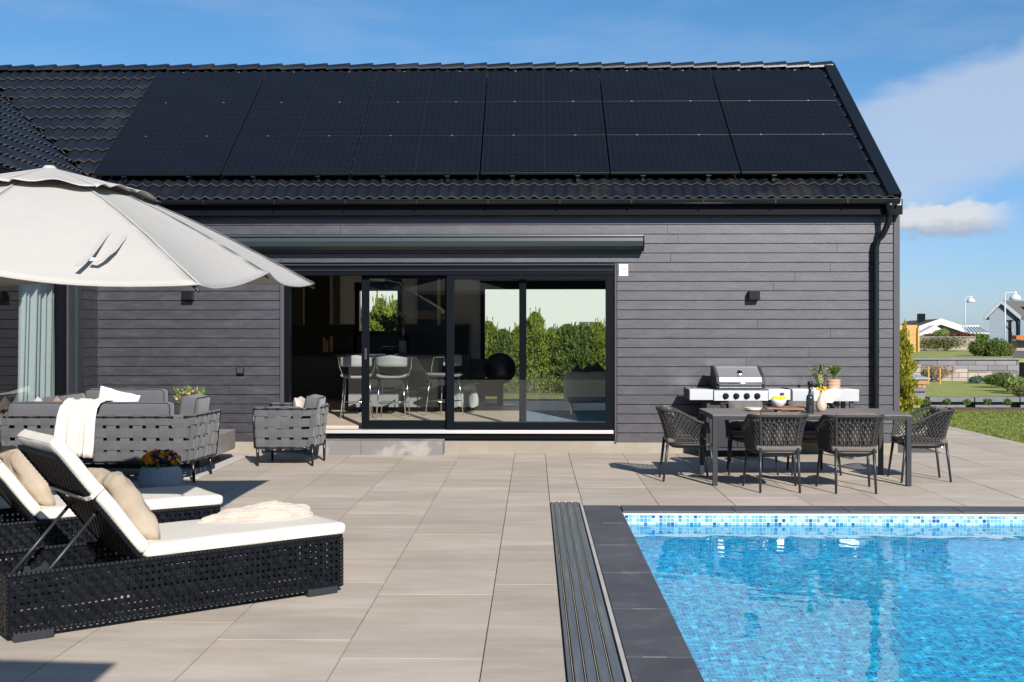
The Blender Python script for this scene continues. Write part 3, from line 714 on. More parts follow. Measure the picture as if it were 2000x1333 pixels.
# ------------------------------------------------------------------ sun lounger (local: x from head to foot, y across, z up)
def make_lounger(lab):
    LL, WW, Hh, hx_ = 1.95, .68, .345, .71
    r = thing('sun_lounger', lab, 'sun lounger', (0,0,0), 'sun loungers on the patio')
    for (nm, o, du, n, ul, nu) in (('side_panel', (0,0,.045), (1,0,0), (0,-1,0), LL, 56), ('side_panel', (0,WW,.045), (1,0,0), (0,1,0), LL, 56),
                                   ('end_panel', (0,0,.045), (0,1,0), (-1,0,0), WW, 19), ('end_panel', (LL,0,.045), (0,1,0), (1,0,0), WW, 19)):
        mb = MB(); sf = plane(o, du, (0,0,1), n)
        weave(mb, sf, ul, Hh-.045, nu, 8, .021, .024, .0035, .0024)
        # bound rim along the top and bottom
        a = Vector(o); b = a+Vector(du)*ul
        for zz, rr in ((Hh-.045, .014), (.0, .012)):
            q = Vector((0,0,zz)); nn = int(ul/.012); mb.tube([a+q+(b-a)*k/nn for k in range(nn+1)], [rr*(1.0 if k % 2 else .84) for k in range(nn+1)], 6)
        mb.build(nm, WICK, r)
    mb = MB()
    for x in (0, LL):
        for y in (0, WW): 
            nn = 26; mb.tube([(x, y, .04+(Hh-.05)*k/nn) for k in range(nn+1)], [.0145*(1 if k % 2 else .85) for k in range(nn+1)], 6)
    mb.box(hx_, LL-.01, .01, WW-.01, Hh-.015, Hh-.003); mb.build('deck', WICK, r)
    for x in (.03, LL-.23):
        for y in (-.012, WW-.05):
            mb = MB(); mb.box(x, x+.2, y, y+.062, 0, .045); mb.build('foot', LEGM, r, bevel=.004)
    th = R(52); ax = Vector((-cos(th), 0, sin(th))); nb = Vector((-sin(th), 0, -cos(th))); o = Vector((hx_, .0, Hh))
    BL = .76
    mb = MB(); weave(mb, lambda u, v: (o+ax*v+Vector((0,.01+u,0)), nb), WW-.02, BL, 24, 40, .020, .0125, .003, .002)
    mb.box(0,0,0,0,0,0)
    for y in (.008, WW-.008):
        nn = 60; mb.tube([o+ax*(BL*k/nn)+Vector((0,y,0)) for k in range(nn+1)], [.0145*(1 if k % 2 else .82) for k in range(nn+1)], 6)
    nn = 50; mb.tube([o+ax*BL+Vector((0,.005+(WW-.01)*k/nn,0)) for k in range(nn+1)], [.0145*(1 if k % 2 else .82) for k in range(nn+1)], 6)
    mb.hexa([o+ax*.01-nb*.004+Vector((0,.01,0)), o+ax*.01-nb*.004+Vector((0,WW-.01,0)), o+ax*(BL-.01)-nb*.004+Vector((0,WW-.01,0)), o+ax*(BL-.01)-nb*.004+Vector((0,.01,0)),
             o+ax*.01-nb*.009+Vector((0,.01,0)), o+ax*.01-nb*.009+Vector((0,WW-.01,0)), o+ax*(BL-.01)-nb*.009+Vector((0,WW-.01,0)), o+ax*(BL-.01)-nb*.009+Vector((0,.01,0))])
    br = mb.build('backrest', WICK, r)
    for y in (.12, WW-.12):      # support struts
        mb = MB(); a = o+ax*.34+nb*.02+Vector((0,y,0)); b = Vector((.10, y, .17))
        mb.tube([a, b], .0105, 8); mb.lathe([(.014,-.01),(.014,.01)], a, 8); mb.build('strut', LEGM, r, smooth=True)
        mb = MB(); p = [(.08,.13),(.36,.22),(.38,.27),(.355,.295),(.335,.27),(.28,.25),(.27,.275),(.245,.275),(.235,.24),(.18,.22),(.165,.245),(.14,.24),(.13,.20),(.075,.17)]
        mb.prism(p, y+.02, y+.026, 'y'); mb.build('ratchet', LEGM, r)
    mb = MB(); mb.tube([(.10, .12, .17), (.10, WW-.12, .17)], .0105, 8); mb.build('strut_bar', LEGM, r, smooth=True)
    mb = MB(); nn = 50; mb.tube([(.02+(.66)*k/nn, WW/2, .20+.03*k/nn) for k in range(nn+1)], [.017*(1 if k % 2 else .86) for k in range(nn+1)], 7)
    mb.tube([(.02, WW*.2, .19), (.30, WW/2, .21)], .011, 7); mb.build('brace', WICK, r)
    # cushions
    cm = MB(); cm.soft(((hx_+.02+LL+.03)/2, WW/2, Hh+.042), (LL+.03-hx_-.0, WW-.0, .078), .03, 13, nz=.005, nsc=5, puff=.008)
    cs = cm.build('seat_cushion', CREAM, r, smooth=True)
    rot = Matrix.Rotation(-(pi-th)+pi, 3, 'Y'); rotb = Matrix(((-ax.x, 0, -nb.x), (0, 1, 0), (-ax.z, 0, -nb.z)))
    cb = MB(); c0 = o+ax*(BL/2+.045)-nb*.052+Vector((0,WW/2,0))
    Rb = Matrix((( ax.x, 0, -nb.x), (0, 1, 0), (ax.z, 0, -nb.z)))
    cb.soft(c0, (BL+.05, WW, .078), .03, 13, nz=.006, nsc=5, puff=.008, rot=Rb, seed=3)
    bc = cb.build('back_cushion', CREAM, r, smooth=True)
    for nm_, cc, ex, ey, ez, par_ in (('seam', Vector(((hx_+.02+LL+.03)/2, WW/2, Hh+.042)), Vector((1,0,0))*((LL+.03-hx_)/2-.004), Vector((0,1,0))*(WW/2-.004), Vector((0,0,.031)), cs), ('seam', c0, ax*((BL+.05)/2-.004), Vector((0,1,0))*(WW/2-.004), -nb*.031, bc)):
        for sg in (1, -1):
            P4 = []
            for (sa, sb_, th0) in ((1,1,0),(-1,1,pi/2),(-1,-1,pi),(1,-1,3*pi/2)):
                for k in range(4):
                    th_ = th0+k/3*pi/2; P4.append(cc+ex.normalized()*(sa*(ex.length-.03)+cos(th_)*.028)+ey.normalized()*(sb_*(ey.length-.03)+sin(th_)*.028)+ez*(.8*sg))
            mb = MB(); mb.tube(P4, .0035, 5, closed=True); mb.build(nm_, CREAM, par_)
    mb = MB(); v = BL*.62; q = o+ax*v
    sd = ax
    pts = [q-nb*.092+Vector((0,.05,0)), q-nb*.085+Vector((0,-.006,0)), q+nb*.0+Vector((0,-.022,0)), q+nb*.022+Vector((0,.03,0))+ax*(-.0), q+nb*.018+Vector((0,WW/2,0))-ax*.01, q+nb*.022+Vector((0,WW-.03,0)), q+Vector((0,WW+.022,0)), q-nb*.085+Vector((0,WW+.006,0))]
    nr = [-nb, Vector((0,-1,0)), Vector((0,-1,0)), (nb+Vector((0,-1,0))).normalized(), nb, (nb+Vector((0,1,0))).normalized(), Vector((0,1,0)), Vector((0,1,0))]
    mb.ribbon(pts, nr, [sd]*8, .024, .003)
    m = q+nb*.024+Vector((0,WW*.45,0))-ax*.006; mb.soft(m, (.03,.04,.02), .01, 2)
    mb.build('tie_strap', CREAM, r)
    return r, o, ax, nb, WW
lg1, o_, ax_, nb_, WW_ = make_lounger('nearer black wicker sun lounger with raised back and cream cushions')
TH1, TH2 = R(39), R(35)
lg2 = copy_tree(lg1); lg2['label'] = 'farther black wicker sun lounger, mostly hidden behind the nearer one at the left edge'
put(lg1, (-2.70, 5.99, 0), TH1); put(lg2, (-3.86, 7.29, 0), TH2)
def linked(lg, th, loc):       # local lounger point -> world
    m = Matrix.Translation(Vector(loc)) @ Matrix.Rotation(th, 4, 'Z'); return m
for (th, loc, lab, sd) in ((TH1, (-2.70,5.99,0), 'crumpled beige cushion with pleats leaning on the back of the nearer lounger', 2), (TH2, (-3.86,7.29,0), 'smooth beige cushion leaning on the back of the farther lounger', 5)):
    m = linked(None, th, loc); tilt = R(52)
    mb = MB(); a2 = Vector((-cos(R(58)),0,sin(R(58)))); n2 = Vector((sin(R(58)),0,cos(R(58))))
    rot = Matrix(((0, -n2.x, a2.x), (1, 0, 0), (0, -n2.z, a2.z)))
    c = o_-nb_*.145+ax_*.225+Vector((.04, .36, 0)); mb.pillow(c, .52, .46, .16, rot, seed=sd, n=22, nz=.013)
    mb.v = [m @ v for v in mb.v]
    p = mb.build('cushion', BEIGE, None, smooth=True); tag(p, lab, 'cushion', 'beige cushions on the loungers')
# knitted throw, heaped on the foot of the near lounger
m1 = linked(None, TH1, (-2.70,5.99,0))
KN = mat('waffle_knit', (.52,.43,.365), rough=.98, var=.10, vs=8, sheen=.3, island=0)
b_ = KN.node_tree; tcn = [n for n in b_.nodes if n.type == 'TEX_COORD'][0]
vo = N(b_, 'ShaderNodeTexVoronoi'); vo.inputs['Scale'].default_value = 62; vo.inputs['Randomness'].default_value = .25; b_.links.new(tcn.outputs['UV'], vo.inputs[0]); b_.links.new(tcn.outputs['Object'], vo.inputs[0])
bn = N(b_, 'ShaderNodeBump'); bn.inputs['Distance'].default_value = .006; bn.invert = True; b_.links.new(vo.outputs['Distance'], bn.inputs['Height']); b_.links.new(bn.outputs[0], b_.nodes['Principled BSDF'].inputs['Normal'])
mb = MB(); nth, nr_ = 90, 26
def throwp(u, v):
    th = u*2*pi; ca, sa = cos(th), sin(th)
    rx = .345*(1+.10*sin(3*th+1)+.05*sin(7*th)); ry = .225*(1+.10*sin(2*th+2)+.05*sin(9*th+1))
    if ca < -.3: rx *= 1.0+.35*(-ca-.3); 
    x = 1.65+rx*ca*v; y = .465+ry*sa*v*(1.0 if ca > -.2 else max(.45, 1+(ca+.2)*.7))
    e = max(0, 1-v**3.2)
    fold = .022*sin(y*46+x*22+3.0*NZ.noise(Vector((x*5, y*5, 0))))+.030*NZ.noise(Vector((x*6, y*9, 2)))+.012*NZ.noise(Vector((x*16, y*22, 4)))
    h = .012+ (.052+fold*.8)*e**.5*(.62+.38*min(1, max(0, (x-1.35)/.25)))
    if v > .96: h = .004
    x = min(x, 1.975); y = min(y, .685)
    return Vector((x, y, .428+h))
mb.grid(throwp, nth, nr_)
for k in range(0, 300):    # scalloped rim
    th = 2*pi*k/300; p = throwp(k/300, .985); mb.lathe([(.001,-.004),(.0075,.002),(.0045,.008),(.001,.011)], p+Vector((0,0,-.004)), 5)
mb.v = [m1 @ v for v in mb.v]
tag(mb.build('throw_blanket', KN, None, smooth=True), 'pale pink waffle knit throw heaped on the foot of the nearer sun lounger', 'blanket')
# ------------------------------------------------------------------ big parasol at the left
UC = Vector((-3.17, 7.65, 2.66)); hx2, hy2 = 1.44, 1.60
UM = mat('parasol_cloth', (.50,.478,.45), rough=.95, var=.04, vs=1.5, bump=.006, bs=7, trans=.18)
rim = [Vector((hx2, -hy2, 1.845)), Vector((hx2, 0, 1.985)), Vector((hx2, hy2, 1.975)), Vector((0, hy2, 2.10)), Vector((-hx2, hy2, 1.97)), Vector((-hx2, 0, 2.03)), Vector((-hx2, -hy2, 1.86)), Vector((0, -hy2, 1.965))]
rim = [Vector((UC.x+p.x, UC.y+p.y, p.z)) for p in rim]
par = thing('parasol', 'large off-white cantilever parasol with a vent cap over the loungers', 'parasol', (-4.9, 7.65, 0))
def rib(p, s):      # slightly bulging rib from the apex
    q = UC.lerp(p, s); q.z += .085*sin(pi*min(1, s*1.02))**1.0*(1-s*.35); return q
def canopy_pt(a, b, t_, s):
    p = rib(rim[a], s).lerp(rib(rim[b], s), t_)
    p.z -= (.040*s*s+.012*s)*4*t_*(1-t_); 
    c = Vector((UC.x, UC.y, p.z)); p += (c-p)*.030*4*t_*(1-t_)*s*s
    p.z += .006*NZ.noise(Vector((t_*3+a*5, s*9, 1)))*s
    return p
mb = MB()
for i in range(8): mb.grid(lambda u, v, i=i: canopy_pt(i, (i+1) % 8, u, .02+v*.98), 16, 26)
mb.build('canopy', UM, par, smooth=False)
for o in bpy.data.objects:
    if o.name == 'canopy':
        bm = bmesh.new(); bm.from_mesh(o.data); bmesh.ops.remove_doubles(bm, verts=bm.verts, dist=1e-4); bm.to_mesh(o.data); bm.free(); o.data.shade_smooth()
        sm = o.modifiers.new('thick', 'SOLIDIFY'); sm.thickness = .004; sm.offset = 0
SEAM = mat('parasol_seam', (.40,.385,.36), rough=.95)
for i in range(8):
    mb = MB(); P_ = [canopy_pt(i, (i+1) % 8, 0, .05+.945*k/24)+Vector((0,0,.006)) for k in range(25)]; D_ = (rim[i]-Vector((UC.x,UC.y,rim[i].z))).normalized(); sdv = Vector((-D_.y, D_.x, 0))
    mb.ribbon(P_, [Vector((0,0,1))]*25, [sdv]*25, .016, .002); mb.build('seam', SEAM, par)
mb = MB(); H_ = []
for i in range(8): H_ += [canopy_pt(i, (i+1) % 8, u/12, 1.0)+Vector((0,0,.001)) for u in range(12)]
mb.tube(H_, .006, 5, closed=True); mb.build('hem', UM, par, smooth=True)
mb = MB()
for i in range(8):
    def cf2(u, v, i=i):
        s = .005+v*.36; p = canopy_pt(i, (i+1) % 8, u, s); k = v**2
        p.z += .018+.055*k*(.5+.5*abs(sin(u*pi*1.0)))+.011*k*sin(u*11+i*2.1)
        d = Vector((p.x-UC.x, p.y-UC.y, 0)); p += d*.05*k*(sin(u*9+i)+.2)*.6
        return p
    mb.grid(cf2, 14, 12)
vc = mb.build('vent_cap', UM, par, smooth=True, merge=True); sm = vc.modifiers.new('thick', 'SOLIDIFY'); sm.thickness = .004
mb = MB(); mb.lathe([(.001,.032),(.03,.030),(.045,.015),(.05,-.02)], (UC.x, UC.y, UC.z-.005), 14); mb.build('finial', UM, par, smooth=True)
for i in range(8):
    mb = MB(); mb.tube([rib(rim[i], s/10)-Vector((0,0,.034)) for s in range(0, 11)], .009, 6); mb.build('rib', LEGM, par, smooth=True)
mb = MB(); mb.tube([(UC.x,UC.y,UC.z-.02),(UC.x,UC.y,UC.z-.25)], .035, 10); mb.tube([(UC.x,UC.y,UC.z-.20),(-4.9,7.65,2.47)], .032, 10); mb.build('arm', LEGM, par, smooth=True)
mb = MB(); mb.tube([(-4.9,7.65,.04),(-4.9,7.65,2.62)], .045, 12); mb.build('mast', LEGM, par, smooth=True)
mb = MB(); mb.box(-5.3,-4.5,7.25,8.05,0,.05); mb.build('base_plate', LEGM, par, bevel=.01)
# tie strap lying on the front right rib
mb = MB()
def onA(s, off=0, h=.012):
    p = rib(rim[0], s); return p+Vector((off*.9, off*.35, h))
def outw(p, dx, dz): return p+Vector((dx, 0, dz))
kp = onA(.46); nrmA = Vector((.35,-.45,.82)).normalized()
def sag(pts, n=14):
    out = []
    for i in range(n+1):
        t_ = i/n*(len(pts)-1); k = min(int(t_), len(pts)-2); f_ = t_-k; out.append(Vector(pts[k]).lerp(Vector(pts[k+1]), f_*f_*(3-2*f_)))
    return out
def surf(px, py, lift=.015):     # point on the front panel met by a sight line, then lifted off the cloth
    d = Vector(((px-1000)/F, 1, -(py-HOR)/F)); d = Vector((d.x*cos(YAW)-d.y*sin(YAW), d.x*sin(YAW)+d.y*cos(YAW), d.z))
    a, b, c = rim[0], rim[7], UC+Vector((0,0,.06)); n_ = (b-a).cross(c-a).normalized(); o0 = Vector((0,0,H))
    t_ = n_.dot(a-o0)/n_.dot(d); p = o0+d*t_; return p-d.normalized()*lift, n_
def strap(pl, wd, lift=.01, nm=None):
    pts = []; ns = []; sd = []
    for (x, y) in pl: p, n_ = surf(x, y, lift); pts.append(p); ns.append(Vector((0,-.75,.66)))
    for i in range(len(pts)):
        t_ = (pts[min(i+1, len(pts)-1)]-pts[max(i-1, 0)]).normalized(); sd.append(t_.cross(ns[i]).normalized())
    mb.ribbon(pts, ns, sd, wd, .002)
strap([(252,430),(258,437),(257,447),(248,456),(238,470),(222,490),(205,502),(190,508),(176,506)], .030, .05)
strap([(250,432),(240,440),(222,446),(205,462),(190,482),(176,500),(166,508),(150,519)], .030, .035)
mb.build('tie_strap', UM, par)
# unseen cantilever parasol placed behind the viewpoint to cast the corner shadow at lower left
p2 = thing('parasol', 'unseen second cantilever parasol behind the viewpoint, placed to shade the lower left corner of the paving', 'parasol', (-4.2, -.8, 0))
mb = MB(); c2_ = Vector((-2.05, -.2, 3.05)); rr = [(-.56,1.32),(-2.05,1.42),(-3.55,1.32),(-3.6,-.2),(-3.55,-1.7),(-2.05,-1.75),(-.56,-1.7),(-.5,-.2)]
for i in range(8):
    a = Vector((*rr[i], 2.6)); b = Vector((*rr[(i+1) % 8], 2.6)); mb.quad(c2_, a, b)
o = mb.build('canopy', UM, p2, merge=True); sm = o.modifiers.new('t', 'SOLIDIFY'); sm.thickness = .004
mb = MB(); mb.tube([(-4.2,-.8,0),(-4.2,-.8,3.1),(-2.05,-.2,3.0)], .045, 10); mb.build('mast', LEGM, p2)
mb = MB(); mb.box(-4.6,-3.8,-1.2,-.4,0,.05); mb.build('base_plate', LEGM, p2)
# ------------------------------------------------------------------ strap-woven garden sofas and armchair
def upath(pts, rc, n=6):
    """rounded polyline in plan; returns sampler(dist)->(point, tangent), total length"""
    P = []
    for i, p in enumerate(pts):
        p = Vector((p[0], p[1], 0))
        if i in (0, len(pts)-1): P.append(p); continue
        a = Vector((*pts[i-1], 0)); b = Vector((*pts[i+1], 0)); da = (a-p).normalized()*rc; db = (b-p).normalized()*rc
        for k in range(n+1):
            t_ = k/n; P.append((p+da)*(1-t_)**2+p*2*t_*(1-t_)+(p+db)*t_*t_)
    L = [0]
    for a, b in zip(P, P[1:]): L.append(L[-1]+(b-a).length)
    def f(d):
        d = max(0, min(L[-1]-1e-6, d))
        for k in range(len(L)-1):
            if L[k+1] >= d: break
        t_ = (d-L[k])/max(1e-9, L[k+1]-L[k]); return P[k].lerp(P[k+1], t_), (P[k+1]-P[k]).normalized()
    return f, L[-1]
def woven_shell(root, pts, z0, z1, lean, nu, nv, wu, wv, rc=.12):
    f, L = upath(pts, rc)
    def sf(u, v):
        p, t_ = f(u); n_ = Vector((t_.y, -t_.x, 0)); return Vector((p.x, p.y, z0+v))+n_*lean*(v/(z1-z0)), n_
    mb = MB(); weave(mb, sf, L, z1-z0, nu, nv, wu, wv, .009, .004, sub=3); o = mb.build('woven_straps', FAB, root)
    mb = MB(); mb.tube([sf(L*k/60, z1-z0-.03)[0] for k in range(61)], .013, 8); mb.tube([sf(L*k/60, .02)[0] for k in range(61)], .013, 8)
    for k_ in (0, 1): mb.tube([sf(L*k_, z1-z0-.03)[0], sf(L*k_, .02)[0]], .013, 8)
    mb.build('frame', BLACKM, root, smooth=True); return sf, L
def legs(root, spots, h, splay=.0, r0=.022, r1=.013):
    for (x, y) in spots:
        mb = MB(); mb.tube([(x, y, h), (x+splay, y, 0)], [r0, r1], 10); mb.build('leg', BLACKM, root, smooth=True)
def cushion_part(root, c, d, rot=None, name='seat_cushion', seed=0, r=.045, puff=.012, m=None):
    mb = MB(); mb.soft(c, d, r, 9, nz=.005, nsc=5, puff=puff, rot=rot, seed=seed); cu = mb.build(name, m or FABD, root, smooth=True)
    # piping round both edges of the thickest pair of faces
    mb = MB(); hx_, hy_, hz_ = d[0]/2, d[1]/2, d[2]/2; ax = min(range(3), key=lambda i: d[i])
    for sg in (1, -1):
        pts = []
        rr = r*.55
        oth = [i for i in range(3) if i != ax]; h = [hx_, hy_, hz_]
        for (sa, sb) in ((1,1),(-1,1),(-1,-1),(1,-1)):
            for k in range(4):
                q = [0,0,0]; th = (k/3)*pi/2; base = {(1,1):0,(-1,1):pi/2,(-1,-1):pi,(1,-1):3*pi/2}[(sa,sb)]
                q[oth[0]] = sa*(h[oth[0]]-r)+cos(base+th)*(r*.93); q[oth[1]] = sb*(h[oth[1]]-r)+sin(base+th)*(r*.93); q[ax] = sg*(h[ax]-r*.30)
                v = Vector(q); v = rot @ v if rot else v; pts.append(Vector(c)+v)
        mb.tube(pts, .0045, 5, closed=True)
    mb.build('piping', PIPE, cu); return cu
sofa = thing('garden_sofa', 'long grey strap-woven garden sofa with its back to the camera, a throw hung over it', 'sofa', (-4.6, 12.7, 0), 'grey strap-woven lounge furniture')
woven_shell(sofa, [(-5.62, 13.2), (-5.62, 12.32), (-3.66, 12.32), (-3.58, 13.18)], .20, .725, .055, 26, 4, .098, .098)
legs(sofa, [(-3.60,12.36),(-3.62,13.08),(-5.0,12.36),(-5.0,13.08),(-5.56,12.36)], .24, .015)
cushion_part(sofa, (-5.28, 12.50, .63), (.62, .20, .42), name='back_cushion', seed=1)
cushion_part(sofa, (-4.41, 12.50, .632), (1.10, .20, .415), name='back_cushion', seed=2)
cushion_part(sofa, (-3.74, 12.86, .66), (.19, .55, .46), rot=Matrix.Rotation(R(8), 3, 'Y'), name='back_cushion', seed=3)
cushion_part(sofa, (-4.62, 12.92, .34), (1.75, .66, .16), seed=4)
sb = thing('garden_sofa', 'grey corner sofa along the house wall facing the camera, behind the long sofa', 'sofa', (-5.1, 14.5, 0), 'grey strap-woven lounge furniture')
woven_shell(sb, [(-5.66, 13.3), (-5.66, 14.95), (-4.72, 14.95), (-4.66, 14.2)][::-1], .20, .70, .03, 22, 4, .098, .098)
legs(sb, [(-4.70,14.22),(-4.70,14.88),(-5.6,14.88),(-5.6,13.35)], .24)
cushion_part(sb, (-5.14, 14.78, .655), (1.0, .20, .42), name='back_cushion', seed=6)
cushion_part(sb, (-5.50, 13.75, .64), (.20, .80, .42), rot=Matrix.Rotation(R(-8), 3, 'Y'), name='back_cushion', seed=7)
cushion_part(sb, (-5.15, 14.40, .34), (.90, .62, .16), seed=8); cushion_part(sb, (-5.30, 13.70, .34), (.55, .70, .16), seed=9)
ac = thing('garden_armchair', 'grey strap-woven garden armchair standing alone by the open sliding door', 'armchair', (-2.93, 14.15, 0), 'grey strap-woven lounge furniture')
woven_shell(ac, [(-3.30, 13.86), (-2.66, 13.86), (-2.58, 14.48), (-3.27, 14.48)], .20, .71, .07, 13, 4, .094, .098, rc=.07)
legs(ac, [(-3.27,13.88),(-2.62,13.88),(-2.58,14.44),(-3.22,14.44)], .26, .0)
cushion_part(ac, (-2.99, 14.17, .33), (.60, .56, .15), seed=11); cushion_part(ac, (-2.67, 14.17, .60), (.17, .52, .44), rot=Matrix.Rotation(R(12), 3, 'Y'), name='back_cushion', seed=12)
def scat(c, wd, ht, t_, rz, tilt, mt, lab, sd, grp='scatter cushions on the garden seats', nz=.01):
    mb = MB(); rot = Matrix.Rotation(rz, 3, 'Z') @ Matrix.Rotation(tilt, 3, 'X'); mb.pillow(c, wd, ht, t_, rot, seed=sd, n=12, nz=nz)
    return tag(mb.build('scatter_cushion', mt, None, smooth=True), lab, 'cushion', grp)
WCL = mat('white_linen', (.72,.71,.69), rough=.95, var=.05, bump=.002, bs=20); PINK = mat('pink_linen', (.42,.33,.30), rough=.95, var=.1, bump=.002, bs=30); TERR = mat('terracotta_linen', (.26,.145,.11), rough=.95, var=.1)
PKW = mat('pale_rose_linen', (.56,.47,.42), rough=.95, var=.08)
scat((-2.80, 14.17, .60), .42, .42, .13, R(90), R(-14), PKW, 'small pale cushion inside the armchair by the sliding door', 21)
cx = XP(232, 14.5); scat((cx, 14.42, .69), .50, .36, .13, R(2), R(-10), WCL, 'bright white cushion with one corner standing up on the corner sofa', 22)
bpy.data.objects['scatter_cushion.001'].data.transform(Matrix.Translation((cx,14.42,.69)) @ Matrix.Rotation(R(14), 4, 'Y') @ Matrix.Translation((-cx,-14.42,-.69)))
cx = XP(208, 14.2); scat((cx, 14.15, .63), .52, .30, .12, R(4), R(-14), WCL, 'low cream cushion lying in front of the bright white cushion', 23)
for pxx, mt, lab, sd in ((74, PINK, 'pale pink cushion corner peeking over the sofa back at far left', 24), (112, TERR, 'dusty terracotta cushion corner peeking over the sofa back beside the throw', 25)):
    cx = XP(pxx, 13.2); cz = ZP(pxx, 779, 13.2)
    mb = MB(); rot = Matrix.Rotation(R(10), 3, 'Z') @ Matrix.Rotation(R(45), 3, 'Y'); mb.pillow((cx, 13.2, cz-.27), .42, .42, .12, rot, seed=sd, n=12)
    tag(mb.build('scatter_cushion', mt, None, smooth=True), lab, 'cushion', 'scatter cushions on the garden seats')
# throw over the sofa back
mb = MB(); tx0, tx1 = XP(118, 12.25), XP(190, 12.25)
prof = [(12.95,.60),(12.80,.72),(12.64,.80),(12.55,.868),(12.45,.872),(12.36,.85),(12.275,.80),(12.245,.70),(12.235,.55),(12.235,.40),(12.235,.32)]
def th_(u, v):
    k = v*(len(prof)-1); i = min(int(k), len(prof)-2); f_ = k-i; y = prof[i][0]*(1-f_)+prof[i+1][0]*f_; z = prof[i][1]*(1-f_)+prof[i+1][1]*f_
    dn = max(0, (v-.55)/.45); fold = .022*sin(u*17+sin(v*3))+.012*sin(u*41)
    x = tx0+(tx1-tx0)*u*(1-.10*dn)-.09*dn*(1-u)+.0*dn+ .10*(1-min(1, v/.5))*u*1.5
    y -= fold*dn+.012*abs(fold)/.02*0+.016; z += (1-dn)*fold*.5
    if v > .99: z -= .05*u
    return Vector((x, y, z))
mb.grid(th_, 60, 60); o = mb.build('throw_blanket', LINEN, None, smooth=True); sm = o.modifiers.new('t', 'SOLIDIFY'); sm.thickness = .008
tag(o, 'cream throw blanket hanging over the back of the long garden sofa', 'blanket')
# fire table, plants, rug, pansy pot
ft = thing('concrete_table', 'low grey concrete block table with recessed plinth between the garden sofas', 'table', (-4.3, 14.1, 0))
mb = MB(); mb.box(-5.0, -3.72, 13.45, 14.6, .135, .375); mb.build('slab', CONCD, ft, bevel=.006)
mb = MB(); mb.box(-4.85, -3.88, 13.6, 14.45, .0, .135); mb.build('plinth', mat('plinth', (.10,.095,.09), rough=.9, var=.3), ft)
mb = MB(); mb.box(-6.2, -3.63, 12.68, 14.9, .001, .014)
tag(mb.build('rug', mat('rug_grey', (.48,.45,.43), rough=1, var=.25, vs=14, bump=.004, bs=60), None, bevel=.003), 'pale flat outdoor rug under the garden sofas', 'rug')
GRN = mat('leaf_green', (.10,.17,.035), rough=.6, var=.3, vs=5, island=.5, trans=.25); GRY = mat('leaf_yellowgreen', (.20,.27,.07), rough=.6, var=.2, island=.5, trans=.25)
PKF = mat('petal_pink', (.75,.35,.30), rough=.7, island=.3, trans=.2); YEL = mat('petal_yellow', (.90,.60,.02), rough=.6, island=.2, trans=.15); ORA = mat('petal_orange', (.95,.26,.02), rough=.6, island=.3, trans=.15); VIO = mat('petal_violet', (.045,.018,.13), rough=.6, island=.5)
def sprigs(mb, base, n, h, spread, r=.0025, lsz=.03, tips=None, lean=(0,0)):
    base = Vector(base)
    for i in range(n):
        a = U(0, 2*pi); s = U(.2, 1)*spread; hh = h*U(.65, 1.0)
        tip = base+Vector((cos(a)*s+lean[0], sin(a)*s+lean[1], hh)); mid = base.lerp(tip, .5)+Vector((0,0,hh*.12))
        mb.tube([base, mid, tip], [r, r, r*.6], 4)
        for k in range(7):
            q = mid.lerp(tip, k/6); d = Vector((U(-1,1),U(-1,1),U(.2,1.4))).normalized()*lsz*U(.7,1.3); sd = d.cross(Vector((U(-1,1),U(-1,1),U(-1,1)))).normalized()*lsz*.16
            mb.quad(q, q+d*.5+sd, q+d, q+d*.5-sd)
        if tips is not None: tips.append(tip)
def blob(mb, c, r, n=5):
    c = Vector(c)
    for k in range(n):
        d = Vector((random.gauss(0,1),random.gauss(0,1),random.gauss(0,1)+.4)).normalized(); a = d.cross(Vector((U(-1,1),U(-1,1),U(-1,1)))).normalized(); b = d.cross(a)
        p = c+d*r*.35; mb.v += []; mb.quad(p+a*r, p+b*r*.9, p-a*r, p-b*r*.9)
pxx = XP(372, 14.05); fp = thing('flowering_plant', 'spiky green plant with small pink flowers in a pot on the concrete table', 'plant', (pxx, 14.05, .375))
mb = MB(); mb.lathe([(.06,0),(.085,.10),(.09,.14),(.075,.14)], (pxx,14.05,.375), 18); mb.build('pot', mat('pot_grey', (.18,.18,.18), rough=.7), fp, smooth=True)
mb = MB(); tips = []; sprigs(mb, (pxx,14.05,.50), 90, .40, .20, lsz=.06, tips=tips); mb.build('foliage', GRY, fp)
mb = MB()
for t_ in tips[::5]: blob(mb, t_, .018)
mb.build('flowers', PKF, fp)
pc = G(314, 957); PPX, PPY = pc.x, pc.y
pp = thing('flower_pot', 'grey ribbed flower pot full of orange, yellow and violet pansies', 'flower pot', (PPX, PPY, 0))
mb = MB(); mb.lathe([(.18,0),(.205,.03),(.220,.08),(.218,.13),(.203,.19),(.178,.242),(.165,.242),(.165,.21)], (PPX,PPY,0), 384, wob=lambda th, z: 1+.014*sin(th*64)*(z < .22))
mb.build('pot', mat('pot_ribbed', (.33,.345,.35), rough=.85, var=.15), pp, smooth=False)
mb = MB(); mb.leaves((PPX,PPY,.27), (.19,.19,.07), 300, .045, 1.6); mb.build('leaves', GRN, pp)
pf = {k: MB() for k in ('o','y','v')}
for i in range(150):
    a = U(0, 2*pi); q = sqrt(rnd())*.185; x, y = cos(a)*q, sin(a)*q; z = .29+.095*(1-(q/.2)**2)+U(-.02,.015)
    key = random.choices('oyv', ((4,2,1) if x < -.03 else ((2,3,5) if x > .06 else (1,2,6))))[0]
    blob(pf[key], (PPX+x, PPY+y, z), .027, 6)
for k, mt in (('o',ORA),('y',YEL),('v',VIO)): pf[k].build('pansies', mt, pp)
